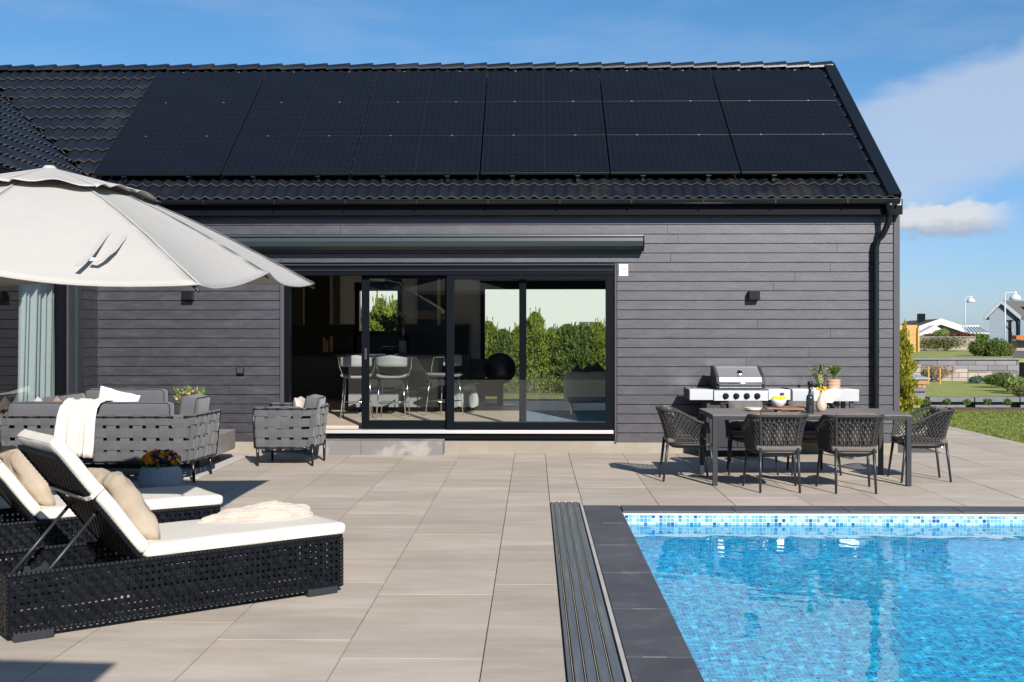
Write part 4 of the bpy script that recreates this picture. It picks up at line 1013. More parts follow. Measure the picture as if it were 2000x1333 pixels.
# red tool glimpsed under the sofa
# ------------------------------------------------------------------ rope dining chairs (local: facing +Y)
def ropechair(lab, back=True):
    r = thing('rope_chair', lab, 'chair', (0,0,0), 'rope dining chairs round the table')
    fb, LB = upath([(-.25,.235),(-.235,-.205),(.235,-.205),(.25,.235)], .13, 8)
    ftp, LT = upath([(-.295,.19),(-.285,-.30),(.285,-.30),(.295,.19)], .15, 8)
    def topz(s): 
        k = 1-abs(s-.5)*2; k = min(1, max(0, k*1.9)); return .625+.135*(k*k*(3-2*k))
    def sf(s, v):
        a, _ = fb(s*LB); b, tt = ftp(s*LT); a = Vector((a.x, a.y, .415)); b = Vector((b.x, b.y, topz(s))); n_ = Vector((tt.y, -tt.x, 0))
        return a.lerp(b, v)+n_*.012*sin(pi*v)*-1
    mb = MB(); NS, NR = 66, 9
    for k in range(NS):
        pts = []
        for j in range(NR*2+1):
            v = j/(NR*2); jj = j//2; sgn = 1 if (jj+k) % 2 else -1; sgn2 = 1 if ((j+1)//2+k) % 2 else -1
            off = .40*(1 if sgn+sgn2 > 0 else (-1 if sgn+sgn2 < 0 else 0)); s = (k+.5+off*(0 if j in (0, NR*2) else 1))/NS
            pts.append(sf(max(0.002, min(.998, s)), v))
        mb.tube(pts, .0068, 5)
    for v, rr in ((0, .014), (1, .017)):
        nn = 130; mb.tube([sf(k/nn, v) for k in range(nn+1)], [rr*(1 if k % 3 else .8) for k in range(nn+1)], 6)
    for s in (.002, .998, .36, .64):
        nn = 22; mb.tube([sf(s, k/nn)+Vector((0, 0, 0)) for k in range(nn+1)], [.0165*(1 if k % 2 else .82) for k in range(nn+1)], 6)
    mb.build('rope_shell', ROPE, r, smooth=True)
    mb = MB(); mb.tube([fb(LB*k/40)[0]+Vector((0,0,.395)) for k in range(41)], .011, 8, closed=True); mb.build('seat_frame', LEGM, r, smooth=True)
    mb = MB()
    def under(u, v): x = -.20+.40*u; y = -.20+.40*v; return Vector((x, y, .385-.045*(1-(2*u-1)**2)**.5*(1-(2*v-1)**4)**.5))
    mb.grid(under, 10, 10); mb.build('seat_webbing', ROPE, r)
    mb = MB(); mb.lathe([(.001,-.003),(.02,-.002),(.02,.002),(.001,.003)], (0,0,0), 16); mb.v = [Vector((v.x*1.0, -.222+v.z, .352+v.y*.55)) for v in mb.v]; mb.build('badge', CHROME, r)
    for (x, y, x2, y2) in ((-.185,-.215,-.195,-.265),(.185,-.215,.195,-.265),(-.235,.215,-.27,.27),(.235,.215,.27,.27)):
        mb = MB(); mb.tube([(x, y, .44), (x2, y2, 0)], [.0165, .0115], 10); mb.build('leg', LEGM, r, smooth=True)
    mb = MB(); mb.soft((0,.0,.435), (.45,.45,.055), .027, 7, nz=.003, puff=.006); mb.build('seat_cushion', TAUPE, r, smooth=True)
    if back:
        mb = MB(); rot = Matrix.Rotation(R(12), 3, 'X')
        n = 16; w0, h0 = .40, .36
        for sg in (1, -1):
            base = len(mb.v)
            for j in range(n+1):
                for i in range(n+1):
                    u = i/n*2-1; v = j/n*2-1; e = max(0, (1-u**4)*(1-v**4))**.5; tuft = .55+.45*abs(cos(u*pi*1.5))**.6
                    p = Vector((u*w0/2*(1-.04*abs(v)), sg*.062*e*tuft, v*h0/2)); mb.v.append(rot @ p+Vector((0,-.185,.62)))
            for j in range(n):
                for i in range(n):
                    a = base+j*(n+1)+i; mb.f.append((a, a+1, a+n+2, a+n+1))
        mb.build('back_cushion', TAUPE, r, smooth=True)
    return r
rc1 = ropechair('rope dining chair at the left end of the table, facing right')
rc2 = ropechair('front left rope dining chair with its back to the camera', back=True)
put(rc1, (1.64, 12.73, 0), R(-90)); put(rc2, (2.43, 11.94, 0), 0)
c = copy_tree(rc1); put(c, (4.15, 12.74, 0), R(88), 'rope dining chair at the right end of the table with a tufted cushion, facing left')
c = copy_tree(rc2); put(c, (3.17, 11.90, 0), R(-1), 'front right rope dining chair with its back to the camera')
c = copy_tree(rc1); put(c, (2.43, 13.36, 0), R(180), 'rope dining chair behind the left half of the table, facing the camera')
c = copy_tree(rc1); put(c, (3.12, 13.36, 0), R(181), 'rope dining chair behind the right half of the table, facing the camera')
# dining table
TZ = .735
tb = thing('dining_table', 'slim dark grey outdoor dining table with square legs', 'table', (2.86, 12.7, 0))
TOPM = mat('table_top', (.145,.13,.122), rough=.5, var=.12, vs=4, stretch=(.4,3,1))
tx0, tx1, ty0, ty1 = 1.845, 3.885, 12.19, 13.21
mb = MB(); mb.box(tx0, tx1, ty0, ty1, TZ-.012, TZ); mb.build('table_top', TOPM, tb, bevel=.002)
mb = MB()
for a in ((tx0+.003, tx1-.003, ty0+.003, ty0+.05), (tx0+.003, tx1-.003, ty1-.05, ty1-.003), (tx0+.003, tx0+.05, ty0+.051, ty1-.051), (tx1-.05, tx1-.003, ty0+.051, ty1-.051)): mb.box(*a, TZ-.055, TZ-.018)
mb.build('apron', LEGM, tb, bevel=.002)
for x in (tx0+.003, tx1-.053):
    for y in (ty0+.003, ty1-.053):
        mb = MB(); e = .0025; sx_ = -e if x < 2.5 else e; sy_ = -e if y < 12.5 else e; mb.box(x+sx_, x+.05+sx_, y+sy_, y+.05+sy_, 0, TZ-.0145); mb.build('leg', LEGM, tb, bevel=.003)
def on(px, py, z=TZ): return G(px, py, z)
# dark glass bottle
BG = mat('bottle_glass', (.02,.03,.034), rough=.08, spec=.8, var=.02); 
p = on(1582, 807); bt = thing('glass_bottle', 'dark grey glass bottle with a round stopper on the dining table', 'bottle', p)
mb = MB(); mb.lathe([(.036,0),(.041,.006),(.041,.150),(.036,.178),(.018,.200),(.0165,.255),(.019,.257),(.019,.268)], p, 24); mb.build('body', BG, bt, smooth=True)
mb = MB(); mb.lathe([(.013,.268),(.014,.280),(.024,.290),(.029,.305),(.027,.322),(.016,.334),(.001,.337)], p, 20); mb.build('stopper', mat('stopper', (.008,.006,.008), rough=.12), bt, smooth=True)
p = on(1604, 804); vs_ = thing('vase', 'round cream ceramic vase holding yellow flowers and thin sprigs', 'vase', p)
mb = MB(); mb.lathe([(.030,0),(.045,.010),(.058,.040),(.060,.070),(.050,.110),(.030,.150),(.018,.175),(.016,.195),(.020,.205),(.012,.200)], p, 28); mb.build('body', mat('ceramic_cream', (.50,.41,.31), rough=.35, var=.15, vs=8), vs_, smooth=True)
mb = MB(); tips = []; b0 = Vector(p)+Vector((0,0,.19)); sprigs(mb, b0, 14, .30, .10, r=.0016, lsz=.035, tips=tips, lean=(-.06,0)); sprigs(mb, b0, 7, .30, .05, r=.0016, lsz=.035, tips=tips, lean=(.07,0)); mb.build('stems', GRN, vs_)
mb = MB()
for dx, dz, rr in ((-.045,.055,.020),(-.015,.045,.020),(.028,.055,.030)):
    for k in range(3): blob(mb, b0+Vector((dx,-.03,dz)), rr, 6)
mb.build('flowers', YEL, vs_)
mb = MB()
for t_ in tips[::2]: blob(mb, t_, .009)
mb.build('buds', PKF, vs_)
# serving board with bowl of lemons
WOOD = mat('olive_wood', (.22,.115,.06), rough=.6, var=.3, vs=6, stretch=(.6,4,4))
a = on(1487, 803); b = on(1558, 800); sb_ = thing('serving_board', 'rough wooden serving board on feet under the bowl of lemons', 'board', (a.x+.2, 12.62, TZ))
x0, x1, yb = a.x, b.x, 12.62
mb = MB(); mb.soft(((x0+x1)/2, yb, TZ+.043), (x1-x0, .24, .022), .01, 6, nz=.012, nsc=5); mb.build('board', WOOD, sb_, smooth=True)
for x in (x0+.12, x1-.12):
    mb = MB(); mb.box(x, x+.04, yb-.09, yb+.09, TZ, TZ+.035); mb.build('foot', WOOD, sb_)
p = Vector(((XP(1521, 12.6)), 12.6, TZ+.054)); bw = thing('fruit_bowl', 'pale glass bowl on the serving board', 'bowl', p)
mb = MB(); mb.lathe([(.030,0),(.05,.012),(.072,.045),(.088,.085),(.083,.085),(.066,.045),(.045,.018),(.001,.014)], p, 28); mb.build('bowl', mat('pale_glass', (.62,.64,.64), rough=.12, var=.25, vs=10), bw, smooth=True)
LEM = mat('lemon', (.82,.60,.01), rough=.5, var=.08, bump=.0006, bs=200)
for i, (dx, dy, dz, lab) in enumerate(((-.038,-.02,.09,'left lemon on top in the pale bowl'),(.038,-.015,.092,'right lemon on top in the pale bowl'),(0,.04,.075,'lemon at the back of the pale bowl'))):
    mb = MB(); mb.lathe([(.001,-.045),(.008,-.04),(.022,-.028),(.030,0),(.022,.028),(.008,.04),(.001,.046)], (0,0,0), 16)
    rt = Matrix.Rotation(R(80+20*i), 3, 'Y') @ Matrix.Rotation(R(30*i), 3, 'Z'); mb.v = [rt @ v+p+Vector((dx,dy,dz)) for v in mb.v]
    tag(mb.build('lemon', LEM, None, smooth=True), lab, 'lemon', 'lemons in the bowl')
mb = MB(); mb.soft(p+Vector((.045,.05,.135)), (.05,.04,.03), .015, 3, nz=.01); tag(mb.build('grapes', VIO, None, smooth=True), 'small dark fruit behind the lemons in the pale bowl', 'fruit')
p = on(1473, 803); pl = thing('plate', 'shallow cream plates stacked on the left of the table', 'plate', p)
for k in range(2):
    q = Vector(p)+Vector((0,.02,.012*k)); mb = MB(); mb.lathe([(.05,0),(.075,.006),(.105,.022),(.101,.024),(.07,.010),(.001,.008)], q, 28); mb.build('plate', mat('plate_cream', (.66,.60,.52), rough=.3), pl, smooth=True)
mb = MB(); q = on(1485, 812); pts = [q+Vector((.09*k/11-.05, .16*k/11, .005+.006*sin(k*1.3))) for k in range(12)]; mb.tube(pts, .004, 5); mb.tube([v+Vector((.03,-.01,0)) for v in pts], .004, 5)
tag(mb.build('cord', mat('leather_tan', (.45,.30,.16), rough=.8), None), 'tan leather cord trailing from the serving board', 'cord')
mb = MB(); a = on(1535, 806); mb.tube([a, a+Vector((.07,.01,.012)), a+Vector((.16,.01,.010)), a+Vector((.21,.0,.004))], [.012,.014,.008,.006], 7)
tag(mb.build('napkin', LINEN, None, smooth=True), 'rolled cream napkin beside the dark bottle on the table', 'napkin')
# ------------------------------------------------------------------ outdoor kitchen
GY0, GY1 = 14.72, 15.26
gr = thing('gas_grill', 'stainless steel gas grill with a closed lid against the dark wall', 'grill', (XP(1445,14.9), 14.98, 0))
def zz(py, Y=GY0, px=1450): return ZP(px, py, Y)
def xx_(px, Y=GY0): return XP(px, Y)
DARK = mat('grill_dark', (.035,.038,.042), rough=.45, var=.08)
mb = MB(); mb.box(xx_(1382), xx_(1546), GY0+.08, GY1, .10, zz(783)-.0); mb.build('cabinet', DARK, gr, bevel=.004)
for a, b in ((1386, 1440), (1442, 1498)):
    mb = MB(); mb.box(xx_(a), xx_(b), GY0+.062, GY0+.079, .14, zz(800)); mb.build('door', LEGM, gr, bevel=.003)
mb = MB(); mb.box(xx_(1394), xx_(1500), GY0-.02, GY0+.03, zz(783.5), zz(764)); mb.build('control_panel', STEEL, gr, bevel=.004)
mb = MB(); mb.box(xx_(1392), xx_(1502), GY0+.031, GY1, zz(781), zz(761)); mb.build('firebox', DARK, gr, bevel=.003)
for pxx in (1417.5, 1438, 1458.5, 1479):
    kx, kz = xx_(pxx, GY0-.02), ZP(pxx, 774, GY0-.02); mb = MB(); mb.lathe([(.036,0),(.036,.004),(.028,.008),(.026,.03),(.022,.034),(.001,.034)], (0,0,0), 20); mb.box(-.004,.004,-.026,.026,.03,.040)
    mb.v = [Vector((kx+v.x, GY0-.021-v.z, kz+v.y)) for v in mb.v]; kn = mb.build('knob', BLACKM, gr, smooth=False)
    mb = MB(); mb.lathe([(.040,0),(.040,.003)], (0,0,0), 20); mb.v = [Vector((kx+v.x, GY0-.0205-v.z, kz+v.y)) for v in mb.v]; mb.build('bezel', CHROME, kn)
for nm, a, b in (('side_shelf', 1347, 1393), ('side_shelf', 1501, 1544)):
    mb = MB(); mb.box(xx_(a), xx_(b), GY0+.0, GY1-.02, zz(782, GY0, a), zz(762, GY0, a)); mb.build(nm, STEEL, gr, bevel=.004)
mb = MB(); mb.box(xx_(1347)-.006, xx_(1347)-.002, GY0+.0, GY1, zz(782), zz(761)); mb.build('shelf_cap', DARK, gr)
lx0, lx1 = xx_(1403), xx_(1492); lz0, lz1 = zz(759), ZP(1450, 716, 15.05)
P = [(GY0+.03, lz0), (GY0+.02, zz(746)), (GY0+.05, zz(738)), (15.02, lz1-.02), (15.08, lz1), (15.22, lz1-.01), (GY1, lz0+.1), (GY1, lz0)]
mb = MB(); mb.prism(P, lx0+.012, lx1-.012, 'x'); mb.build('lid', STEEL, gr, bevel=.008)
for a, b in ((lx0-.022, lx0+.011), (lx1-.011, lx1+.022)):
    mb = MB(); P2 = [(y-(.012 if i < 4 else 0), z+(.012 if 2 < i < 7 else 0)) for i, (y, z) in enumerate(P)]; mb.prism(P2, a, b, 'x'); mb.build('lid_cheek', DARK, gr, bevel=.006)
mb = MB(); hz = zz(749); mb.tube([(lx0-.01, GY0-.03, hz), (lx1+.01, GY0-.03, hz)], .011, 10)
for x in (lx0, lx1): mb.tube([(x, GY0-.03, hz), (x, GY0+.04, hz)], .012, 8)
mb.build('lid_handle', CHROME, gr, smooth=True)
gx = xx_(1445, 14.85); gz = ZP(1445, 728, 14.88); mb = MB(); mb.lathe([(.036,0),(.036,.008),(.028,.012),(.001,.012)], (0,0,0), 20)
rt = Matrix.Rotation(R(50), 3, 'X'); mb.v = [rt @ v+Vector((gx, 14.86, gz)) for v in mb.v]; gg = mb.build('thermometer', CHROME, gr)
mb = MB(); mb.lathe([(.026,0),(.026,.003)], (0,0,0), 16); mb.v = [rt @ (v+Vector((0,0,.0125)))+Vector((gx, 14.86, gz)) for v in mb.v]; mb.build('dial', BLACKM, gg)
mb = MB(); mb.box(gx-.03, gx+.03, 14.815, 14.83, gz-.075, gz-.05); mb.build('nameplate', DARK, gr)
sk = thing('side_counter', 'white steel topped side counter beside the grill', 'counter', (XP(1610,14.9), 14.98, 0))
mb = MB(); mb.box(xx_(1548), xx_(1678), GY0, GY1, zz(784), zz(762)); mb.build('worktop', mat('steel_bright', (.80,.81,.83), rough=.30, metal=.75, var=.05), sk, bevel=.003)
mb = MB(); mb.box(xx_(1545)-.012, xx_(1548)-.002, GY0+.02, GY1, zz(784), zz(760)); mb.build('end_cap', DARK, sk)
for a in ((1552, 1560), (1662, 1668)):
    mb = MB(); mb.box(xx_(a[0]), xx_(a[0])+.05, GY0+.04, GY0+.09, 0, zz(784)); mb.build('leg', DARK, sk)
    mb = MB(); mb.box(xx_(a[0]), xx_(a[0])+.05, GY1-.10, GY1-.05, 0, zz(784)); mb.build('leg', DARK, sk)
mb = MB(); mb.box(xx_(1556), xx_(1652), GY0+.10, GY1-.05, .28, .31); mb.build('shelf', DARK, sk)
mb = MB(); mb.box(xx_(1556), xx_(1640), GY0+.12, GY1-.05, zz(800), zz(785)); mb.build('drawer', DARK, sk)
CT = zz(762)
p = Vector((XP(1604, 14.9), 14.95, CT)); ob = thing('oil_bottle', 'dark olive oil bottle with a pale label on the side counter', 'bottle', p)
mb = MB(); mb.lathe([(.030,0),(.033,.004),(.033,.20),(.030,.22),(.014,.245),(.013,.285),(.015,.287),(.015,.31),(.001,.311)], p, 20); mb.build('body', mat('olive_glass', (.02,.012,.003), rough=.1), ob, smooth=True)
mb = MB(); mb.lathe([(.0335,.07),(.0335,.185)], p, 20); mb.build('label', mat('label_cream', (.45,.40,.22), rough=.7, var=.4, vs=60), ob, smooth=True)
p = Vector((XP(1628, 14.98), 14.98, CT)); tp = thing('herb_pot', 'ribbed terracotta pot of green herbs on the side counter', 'plant pot', p)
mb = MB(); mb.lathe([(.065,0),(.082,.008),(.088,.022),(.082,.038),(.076,.041),(.086,.052),(.089,.064),(.083,.080),(.077,.083),(.086,.093),(.088,.108),(.083,.122),(.072,.124),(.07,.112)], p, 28); mb.build('pot', mat('terracotta_pale', (.45,.28,.19), rough=.85, var=.12), tp, smooth=True)
mb = MB(); sprigs(mb, p+Vector((0,0,.11)), 40, .17, .085, lsz=.05); mb.build('herbs', GRN, tp)
mb = MB(); cx0, cx1 = xx_(1588), xx_(1648)
def tow(u, v):
    x = cx0+(cx1-cx0)*u; y = 15.02-.30*min(1, v/.42) if v < .42 else GY0-.012-.012*sin(u*16+1)*((v-.42)/.58)-.01
    z = CT+.008+.012*sin(u*9+v*4)*(v < .42) if v < .42 else CT-(v-.42)/.58*(.215-.12*abs(u-.45)**1.2*2-.05*(u > .5)*(u-.5)*4)
    return Vector((x, y, z))
mb.grid(tow, 40, 40); o = mb.build('tea_towel', mat('towel_rose', (.66,.57,.50), rough=.95, var=.06), None, smooth=True); sm = o.modifiers.new('t', 'SOLIDIFY'); sm.thickness = .005
tag(o, 'pale rose tea towel hanging over the front edge of the side counter', 'towel')
# ------------------------------------------------------------------ things fixed to the wall
for i, pxx in enumerate((1473, 366)):
    x = XP(pxx, WY-.08); z0, z1 = ZP(pxx, 589, WY-.08), ZP(pxx, 568.5, WY-.08); l = thing('wall_lamp', ('square black wall lamp on the cladding above the grill', 'square black wall lamp on the cladding above the corner sofa')[i], 'wall lamp', (x, WY, (z0+z1)/2), 'square black wall lamps')
    mb = MB(); mb.box(x-.07, x+.07, WY-.12, WY-.012, z0+.02, z1); mb.build('housing', BLACKM, l, bevel=.003)
    mb = MB(); mb.box(x-.045, x+.045, WY-.012, WY+.005, z0+.03, z1-.01); mb.build('mount', BLACKM, l)
x = XP(470, WY); so_ = thing('outdoor_socket', 'small square black power socket on the cladding left of the sliding door', 'socket', (x, WY, ZP(470,725,WY)))
mb = MB(); mb.box(x-.05, x+.05, WY-.045, WY, ZP(470,732,WY), ZP(470,718,WY)); mb.build('housing', BLACKM, so_, bevel=.004)
mb = MB(); mb.box(x-.04, x+.04, WY-.052, WY-.046, ZP(470,729,WY), ZP(470,719,WY)); mb.build('cover', DARK, so_, bevel=.004)
x0, x1 = XP(1209, WY), XP(1226.5, WY); z0, z1 = ZP(1217, 539.5, WY), ZP(1217, 516.5, WY)
sg = thing('alarm_sign', 'small white alarm sign with a red emblem beside the top of the sliding door', 'sign', ((x0+x1)/2, WY, (z0+z1)/2))
mb = MB(); mb.box(x0, x1, WY-.010, WY-.003, z0, z1); mb.build('plate', mat('sign_white', (.82,.82,.82), rough=.4, var=.02), sg, bevel=.001)
xc, zc = (x0+x1)/2, z0+.085
RED = mat('sign_red', (.45,.04,.05), rough=.5); GRYT = mat('sign_grey', (.25,.25,.27), rough=.6)
mb = MB()
for k in range(9):
    a0 = R(-60+k*24); a1 = R(-60+(k+1)*24)
    mb.quad((xc+cos(a0)*.012, WY-.0108, zc+sin(a0)*.012), (xc+cos(a0)*.021, WY-.0108, zc+sin(a0)*.021), (xc+cos(a1)*.021, WY-.0108, zc+sin(a1)*.021), (xc+cos(a1)*.012, WY-.0108, zc+sin(a1)*.012))
mb.quad((xc-.016, WY-.0108, zc-.018), (xc+.002, WY-.0108, zc-.018), (xc+.002, WY-.0108, zc-.006), (xc-.016, WY-.0108, zc-.006)); mb.build('emblem', RED, sg)
for nm_, zl, wd_, hh_, mt in (('print_line', z1-.024, .050, .007, GRYT), ('print_line', z1-.038, .062, .006, GRYT), ('print_line', z0+.050, .096, .009, RED), ('print_line', z0+.030, .070, .005, GRYT)):
    mb = MB(); x = xc-wd_/2      # the small print is too fine to read in the photograph: strokes of its size
    while x < xc+wd_/2:
        w1_ = U(.003, .007); mb.quad((x, WY-.0108, zl), (x+w1_, WY-.0108, zl), (x+w1_, WY-.0108, zl+hh_), (x, WY-.0108, zl+hh_)); x += w1_+.002
    mb.build(nm_, mt, sg)
# awning cassette
AY = WY-.22; a0, a1 = XP(372, AY), XP(1258, AY); za, zb_ = ZP(1250, 456, AY), ZP(1250, 489, AY)
aw = thing('awning', 'long dark retracted awning cassette above the sliding door', 'awning', ((a0+a1)/2, WY, za))
mb = MB(); P = [(WY-.02, za-.02), (WY-.03, za+.006), (WY-.21, za-.015), (WY-.215, za-.04), (WY-.02, za-.05)]; mb.prism(P, a0, a1, 'x'); mb.build('hood', ALU, aw, bevel=.003)
mb = MB(); P = [(AY-.012, za-.052), (AY-.018, za-.10), (AY-.005, za-.165), (AY+.05, za-.205), (AY+.13, za-.205), (AY+.15, za-.07), (AY+.05, za-.05)]; mb.prism(P, a0+.004, a1-.01, 'x'); mb.build('front_bar', ALU, aw, bevel=.008, bseg=3)
mb = MB(); P = [(WY-.0, za-.01), (WY-.23, za-.03), (WY-.245, za-.12), (WY-.21, za-.19), (WY-.12, za-.23), (WY, za-.20)]; mb.prism(P, a1-.009, a1+.004, 'x'); mb.build('end_plate', FRAME, aw, bevel=.003)
mb = MB(); mb.box(a0+.02, a1-.02, WY-.08, WY-.004, za-.19, za-.052); mb.build('back_rail', FRAME, aw)
# ------------------------------------------------------------------ inside the house
FZ = .33
KD = mat('kitchen_front', (.06,.06,.063), rough=.5, var=.06); KB = mat('splashback', (.008,.008,.008), rough=.3); BRASS = mat('brass_frame', (.50,.38,.20), rough=.4, metal=.5)
CB = 21.28      # cabinet front plane
kc = thing('kitchen_cabinets', 'dark kitchen cabinets with glazed upper doors along the rear wall indoors', 'cabinets', (-3, CB, FZ))
x0, x1 = XP(500, CB), XP(917, CB)
mb = MB(); mb.box(x0, x1, CB, BY-.26, FZ+.06, ZP(600, 697, CB)); mb.build('base_cabinet', KD, kc)
mb = MB(); mb.box(x0, x1, CB-.02, BY-.26, ZP(600, 697, CB)+.002, ZP(600, 690, CB)); mb.build('countertop', KB, kc)
zc0, zc1, zc2 = FZ+.08, ZP(600, 738, CB), ZP(600, 698.5, CB)
xa = XP(601, CB)
for k in range(5):
    a = xa+k*.86; 
    for (q0, q1) in ((zc0, zc1-.01), (zc1+.01, zc2-.02)):
        mb = MB(); mb.box(a+.01, min(a+.85, x1), CB-.022, CB-.001, q0, q1); mb.build('drawer', KD, kc, bevel=.002)
mb = MB()
for a, b in ((500, 703-6), (790, 917)): mb.box(XP(a, BY-.28), XP(b, BY-.28), BY-.272, BY-.262, ZP(600, 690, BY), ZP(600, 634, BY))
mb.box(XP(690, BY-.28), XP(800, BY-.28), BY-.272, BY-.262, ZP(600,690,BY), ZP(700, 655, BY)); mb.build('splashback', KB, kc)
UY = 21.36
for a, b in ((592, 648), (812, 857), (857, 884)):
    xa, xb = XP(a, UY), XP(b, UY); z0, z1 = ZP(a, 635, UY), 2.85
    mb = MB(); mb.box(xa, xb, UY, BY-.26, z0, z1); uc = mb.build('upper_cabinet', KB, kc)
    for xx in (xa, xb-.03):
        mb = MB(); mb.box(xx, xx+.03, UY-.02, UY-.001, z0, z1); mb.build('door_frame', BRASS, uc)
mb = MB(); mb.box(XP(648, UY)+.03, XP(663, UY), UY, BY-.26, ZP(650,635,UY), 2.85); mb.build('filler_panel', KD, kc)
mb = MB(); mb.box(XP(560, UY), XP(590, UY), UY, BY-.26, ZP(650,635,UY), 2.85); mb.build('upper_cabinet', mat('cab_brown', (.05,.04,.033), rough=.6), kc)
tv = thing('oven_tower', 'tall black oven cabinet at the right end of the kitchen indoors', 'cabinet', (XP(900,21.0), 21.1, FZ))
mb = MB(); mb.box(XP(884, 21.0), XP(917, 21.0), 21.0, BY-.27, FZ, ZP(900, 636, 21.0)); mb.build('carcass', KB, tv)
mb = MB(); mb.box(XP(886, 21.0), XP(915, 21.0), 20.98, 20.999, ZP(900,693,21), ZP(900, 638, 21.0)); mb.build('oven_door', mat('oven_glass', (.01,.01,.012), rough=.1), tv)
# island
ix0, ix1 = XP(664, 18.1), XP(868, 18.1)
isl = thing('kitchen_island', 'grey kitchen island behind the bar stools indoors', 'island', ((ix0+ix1)/2, 18.5, FZ))
IG = mat('island_grey', (.21,.21,.205), rough=.55, var=.06)
mb = MB(); mb.box(ix0+.1, ix1-.12, 18.3, 19.1, FZ+.08, FZ+.85); mb.build('body', IG, isl)
mb = MB(); mb.box(ix0+.16, ix1-.18, 18.4, 19.0, FZ, FZ+.08); mb.build('plinth', KB, isl)
mb = MB(); mb.box(ix0-.05, ix1+.05, 18.05, 19.15, FZ+.85, FZ+.89); mb.build('worktop', mat('worktop_dark', (.06,.06,.065), rough=.25, var=.15), isl)
def stool():
    r = thing('bar_stool', '', 'bar stool', (0,0,0), 'bar stools at the kitchen island')
    mb = MB()
    def seat(u, v): x = (u-.5)*.42; y = (v-.5)*.38; return Vector((x, y, .615+.03*(2*u-1)**4))
    mb.grid(seat, 10, 6); s = mb.build('seat', IG, r, smooth=True); sm = s.modifiers.new('t', 'SOLIDIFY'); sm.thickness = .035
    mb = MB()
    def bk(u, v): th = pi*(.12+.76*u); return Vector((-cos(th)*.25, -.05-sin(th)*.20, .70+.17*v*(1-.25*abs(2*u-1))+.05))
    mb.grid(bk, 18, 4); s = mb.build('backrest', mat('stool_back', (.27,.27,.265), rough=.6), r, smooth=True); sm = s.modifiers.new('t', 'SOLIDIFY'); sm.thickness = .02
    mb = MB(); rim_ = [(-cos(pi*k/24)*.27, .05-sin(pi*k/24)*.27, .88-.0*k) for k in range(25)]
    mb.tube([(-.20,.10,.60)]+[(-.255,.06,.74)]+rim_[1:-1]+[(.255,.06,.74),(.20,.10,.60)], .009, 6); mb.build('hoop', CHROME, r, smooth=True)
    for sx in (-1, 1):
        for sy in (-1, 1):
            mb = MB(); mb.tube([(sx*.17, sy*.14, .60), (sx*.215, sy*.20, 0)], .009, 6); mb.build('leg', CHROME, r, smooth=True)
    mb = MB(); mb.tube([(-.20,-.18,.22),(.20,-.18,.22),(.20,.18,.22),(-.20,.18,.22)], .007, 6, closed=True); mb.build('footrest', CHROME, r, smooth=True)
    return r
s0 = stool(); labs = ['bar stool seen through the open doorway, left of the door leaf edge', 'bar stool seen through the moving door leaf, second from the left', 'bar stool at the right corner of the island behind the door glass, seat turned sideways']
for i, (pxx, Y, rz) in enumerate(((697, 17.15, 4), (768, 17.15, -3), (868, 17.6, 62))):
    o = s0 if i == 0 else copy_tree(s0); put(o, (XP(pxx, Y), Y, FZ), R(rz), labs[i])
p = Vector((XP(762, 18.6), 18.6, FZ+.89)); vb = thing('branch_bowl', 'black bowl with leafy branches on the kitchen island indoors', 'vase', p)
mb = MB(); mb.lathe([(.06,0),(.14,.05),(.15,.11),(.10,.13)], p, 20); mb.build('bowl', KB, vb, smooth=True)
mb = MB(); sprigs(mb, p+Vector((0,0,.12)), 34, .52, .34, r=.004, lsz=.10); mb.build('branches', mat('leaf_dark', (.03,.05,.015), rough=.6, island=.4), vb)
p = Vector((XP(786, 18.5), 18.5, FZ+.89)); mb = MB(); mb.lathe([(.05,0),(.065,.04),(.06,.20),(.05,.22)], p, 18); tag(mb.build('pot', IG, None, smooth=True), 'grey pot beside the leafy branches on the island indoors', 'pot')
for i, (pxx, w_, h_) in enumerate(((628, .05, .28), (634, .05, .22), (642, .06, .30))):
    x = XP(pxx, 21.2); mb = MB(); mb.box(x, x+w_, 21.30, 21.33, ZP(600,689,21.3), ZP(600,689,21.3)+h_)
    tag(mb.build('cutting_board', mat('board_oak', (.40,.24,.12), rough=.6, var=.2), None, bevel=.008), ('leftmost', 'middle, shortest', 'rightmost, tallest')[i]+' of three oak cutting boards on the kitchen counter', 'cutting board', 'cutting boards on the counter')
for i, pxx in enumerate((756, 765, 773, 781)):
    Y = 18.6; x = XP(pxx, Y); l = thing('pendant_lamp', ('first','second','third','fourth')[i]+' from the left of four slim black pendant lamps over the island', 'lamp', (x, Y, 2.3), 'slim pendant lamps over the island')
    mb = MB(); mb.lathe([(.02,0),(.035,-.02),(.035,-.20),(.03,-.2)], (x, Y, ZP(pxx, 545+i*2, Y)+.07), 12); mb.build('shade', BLACKM, l)
    mb = MB(); mb.tube([(x,Y,ZP(pxx,545,Y)+.05),(x,Y,2.86)], .003, 4); mb.build('cable', BLACKM, l)
# round stove on its pedestal
Y = 20.0; x = XP(977, Y); z = ZP(977, 720, Y); fpv = thing('round_stove', 'round black stove on a slim pedestal before the rear window indoors', 'stove', (x, Y, FZ))
mb = MB(); mb.lathe([(.001,-.18),(.22,-.18),(.265,-.13),(.27,0),(.265,.13),(.22,.18),(.001,.18)], (0,0,0), 40); mb.v = [Vector((x+v.x, Y+v.z, z+v.y)) for v in mb.v]; mb.build('firebox', KB, fpv, smooth=True)
mb = MB(); mb.tube([(x,Y,FZ),(x,Y,z-.2)], .055, 16); mb.build('pedestal', KB, fpv, smooth=True)
mb = MB(); mb.lathe([(.28,0),(.28,.012)], (x,Y,FZ+.001), 30); mb.build('base_plate', mat('plate_dark', (.06,.06,.06), rough=.3), fpv)
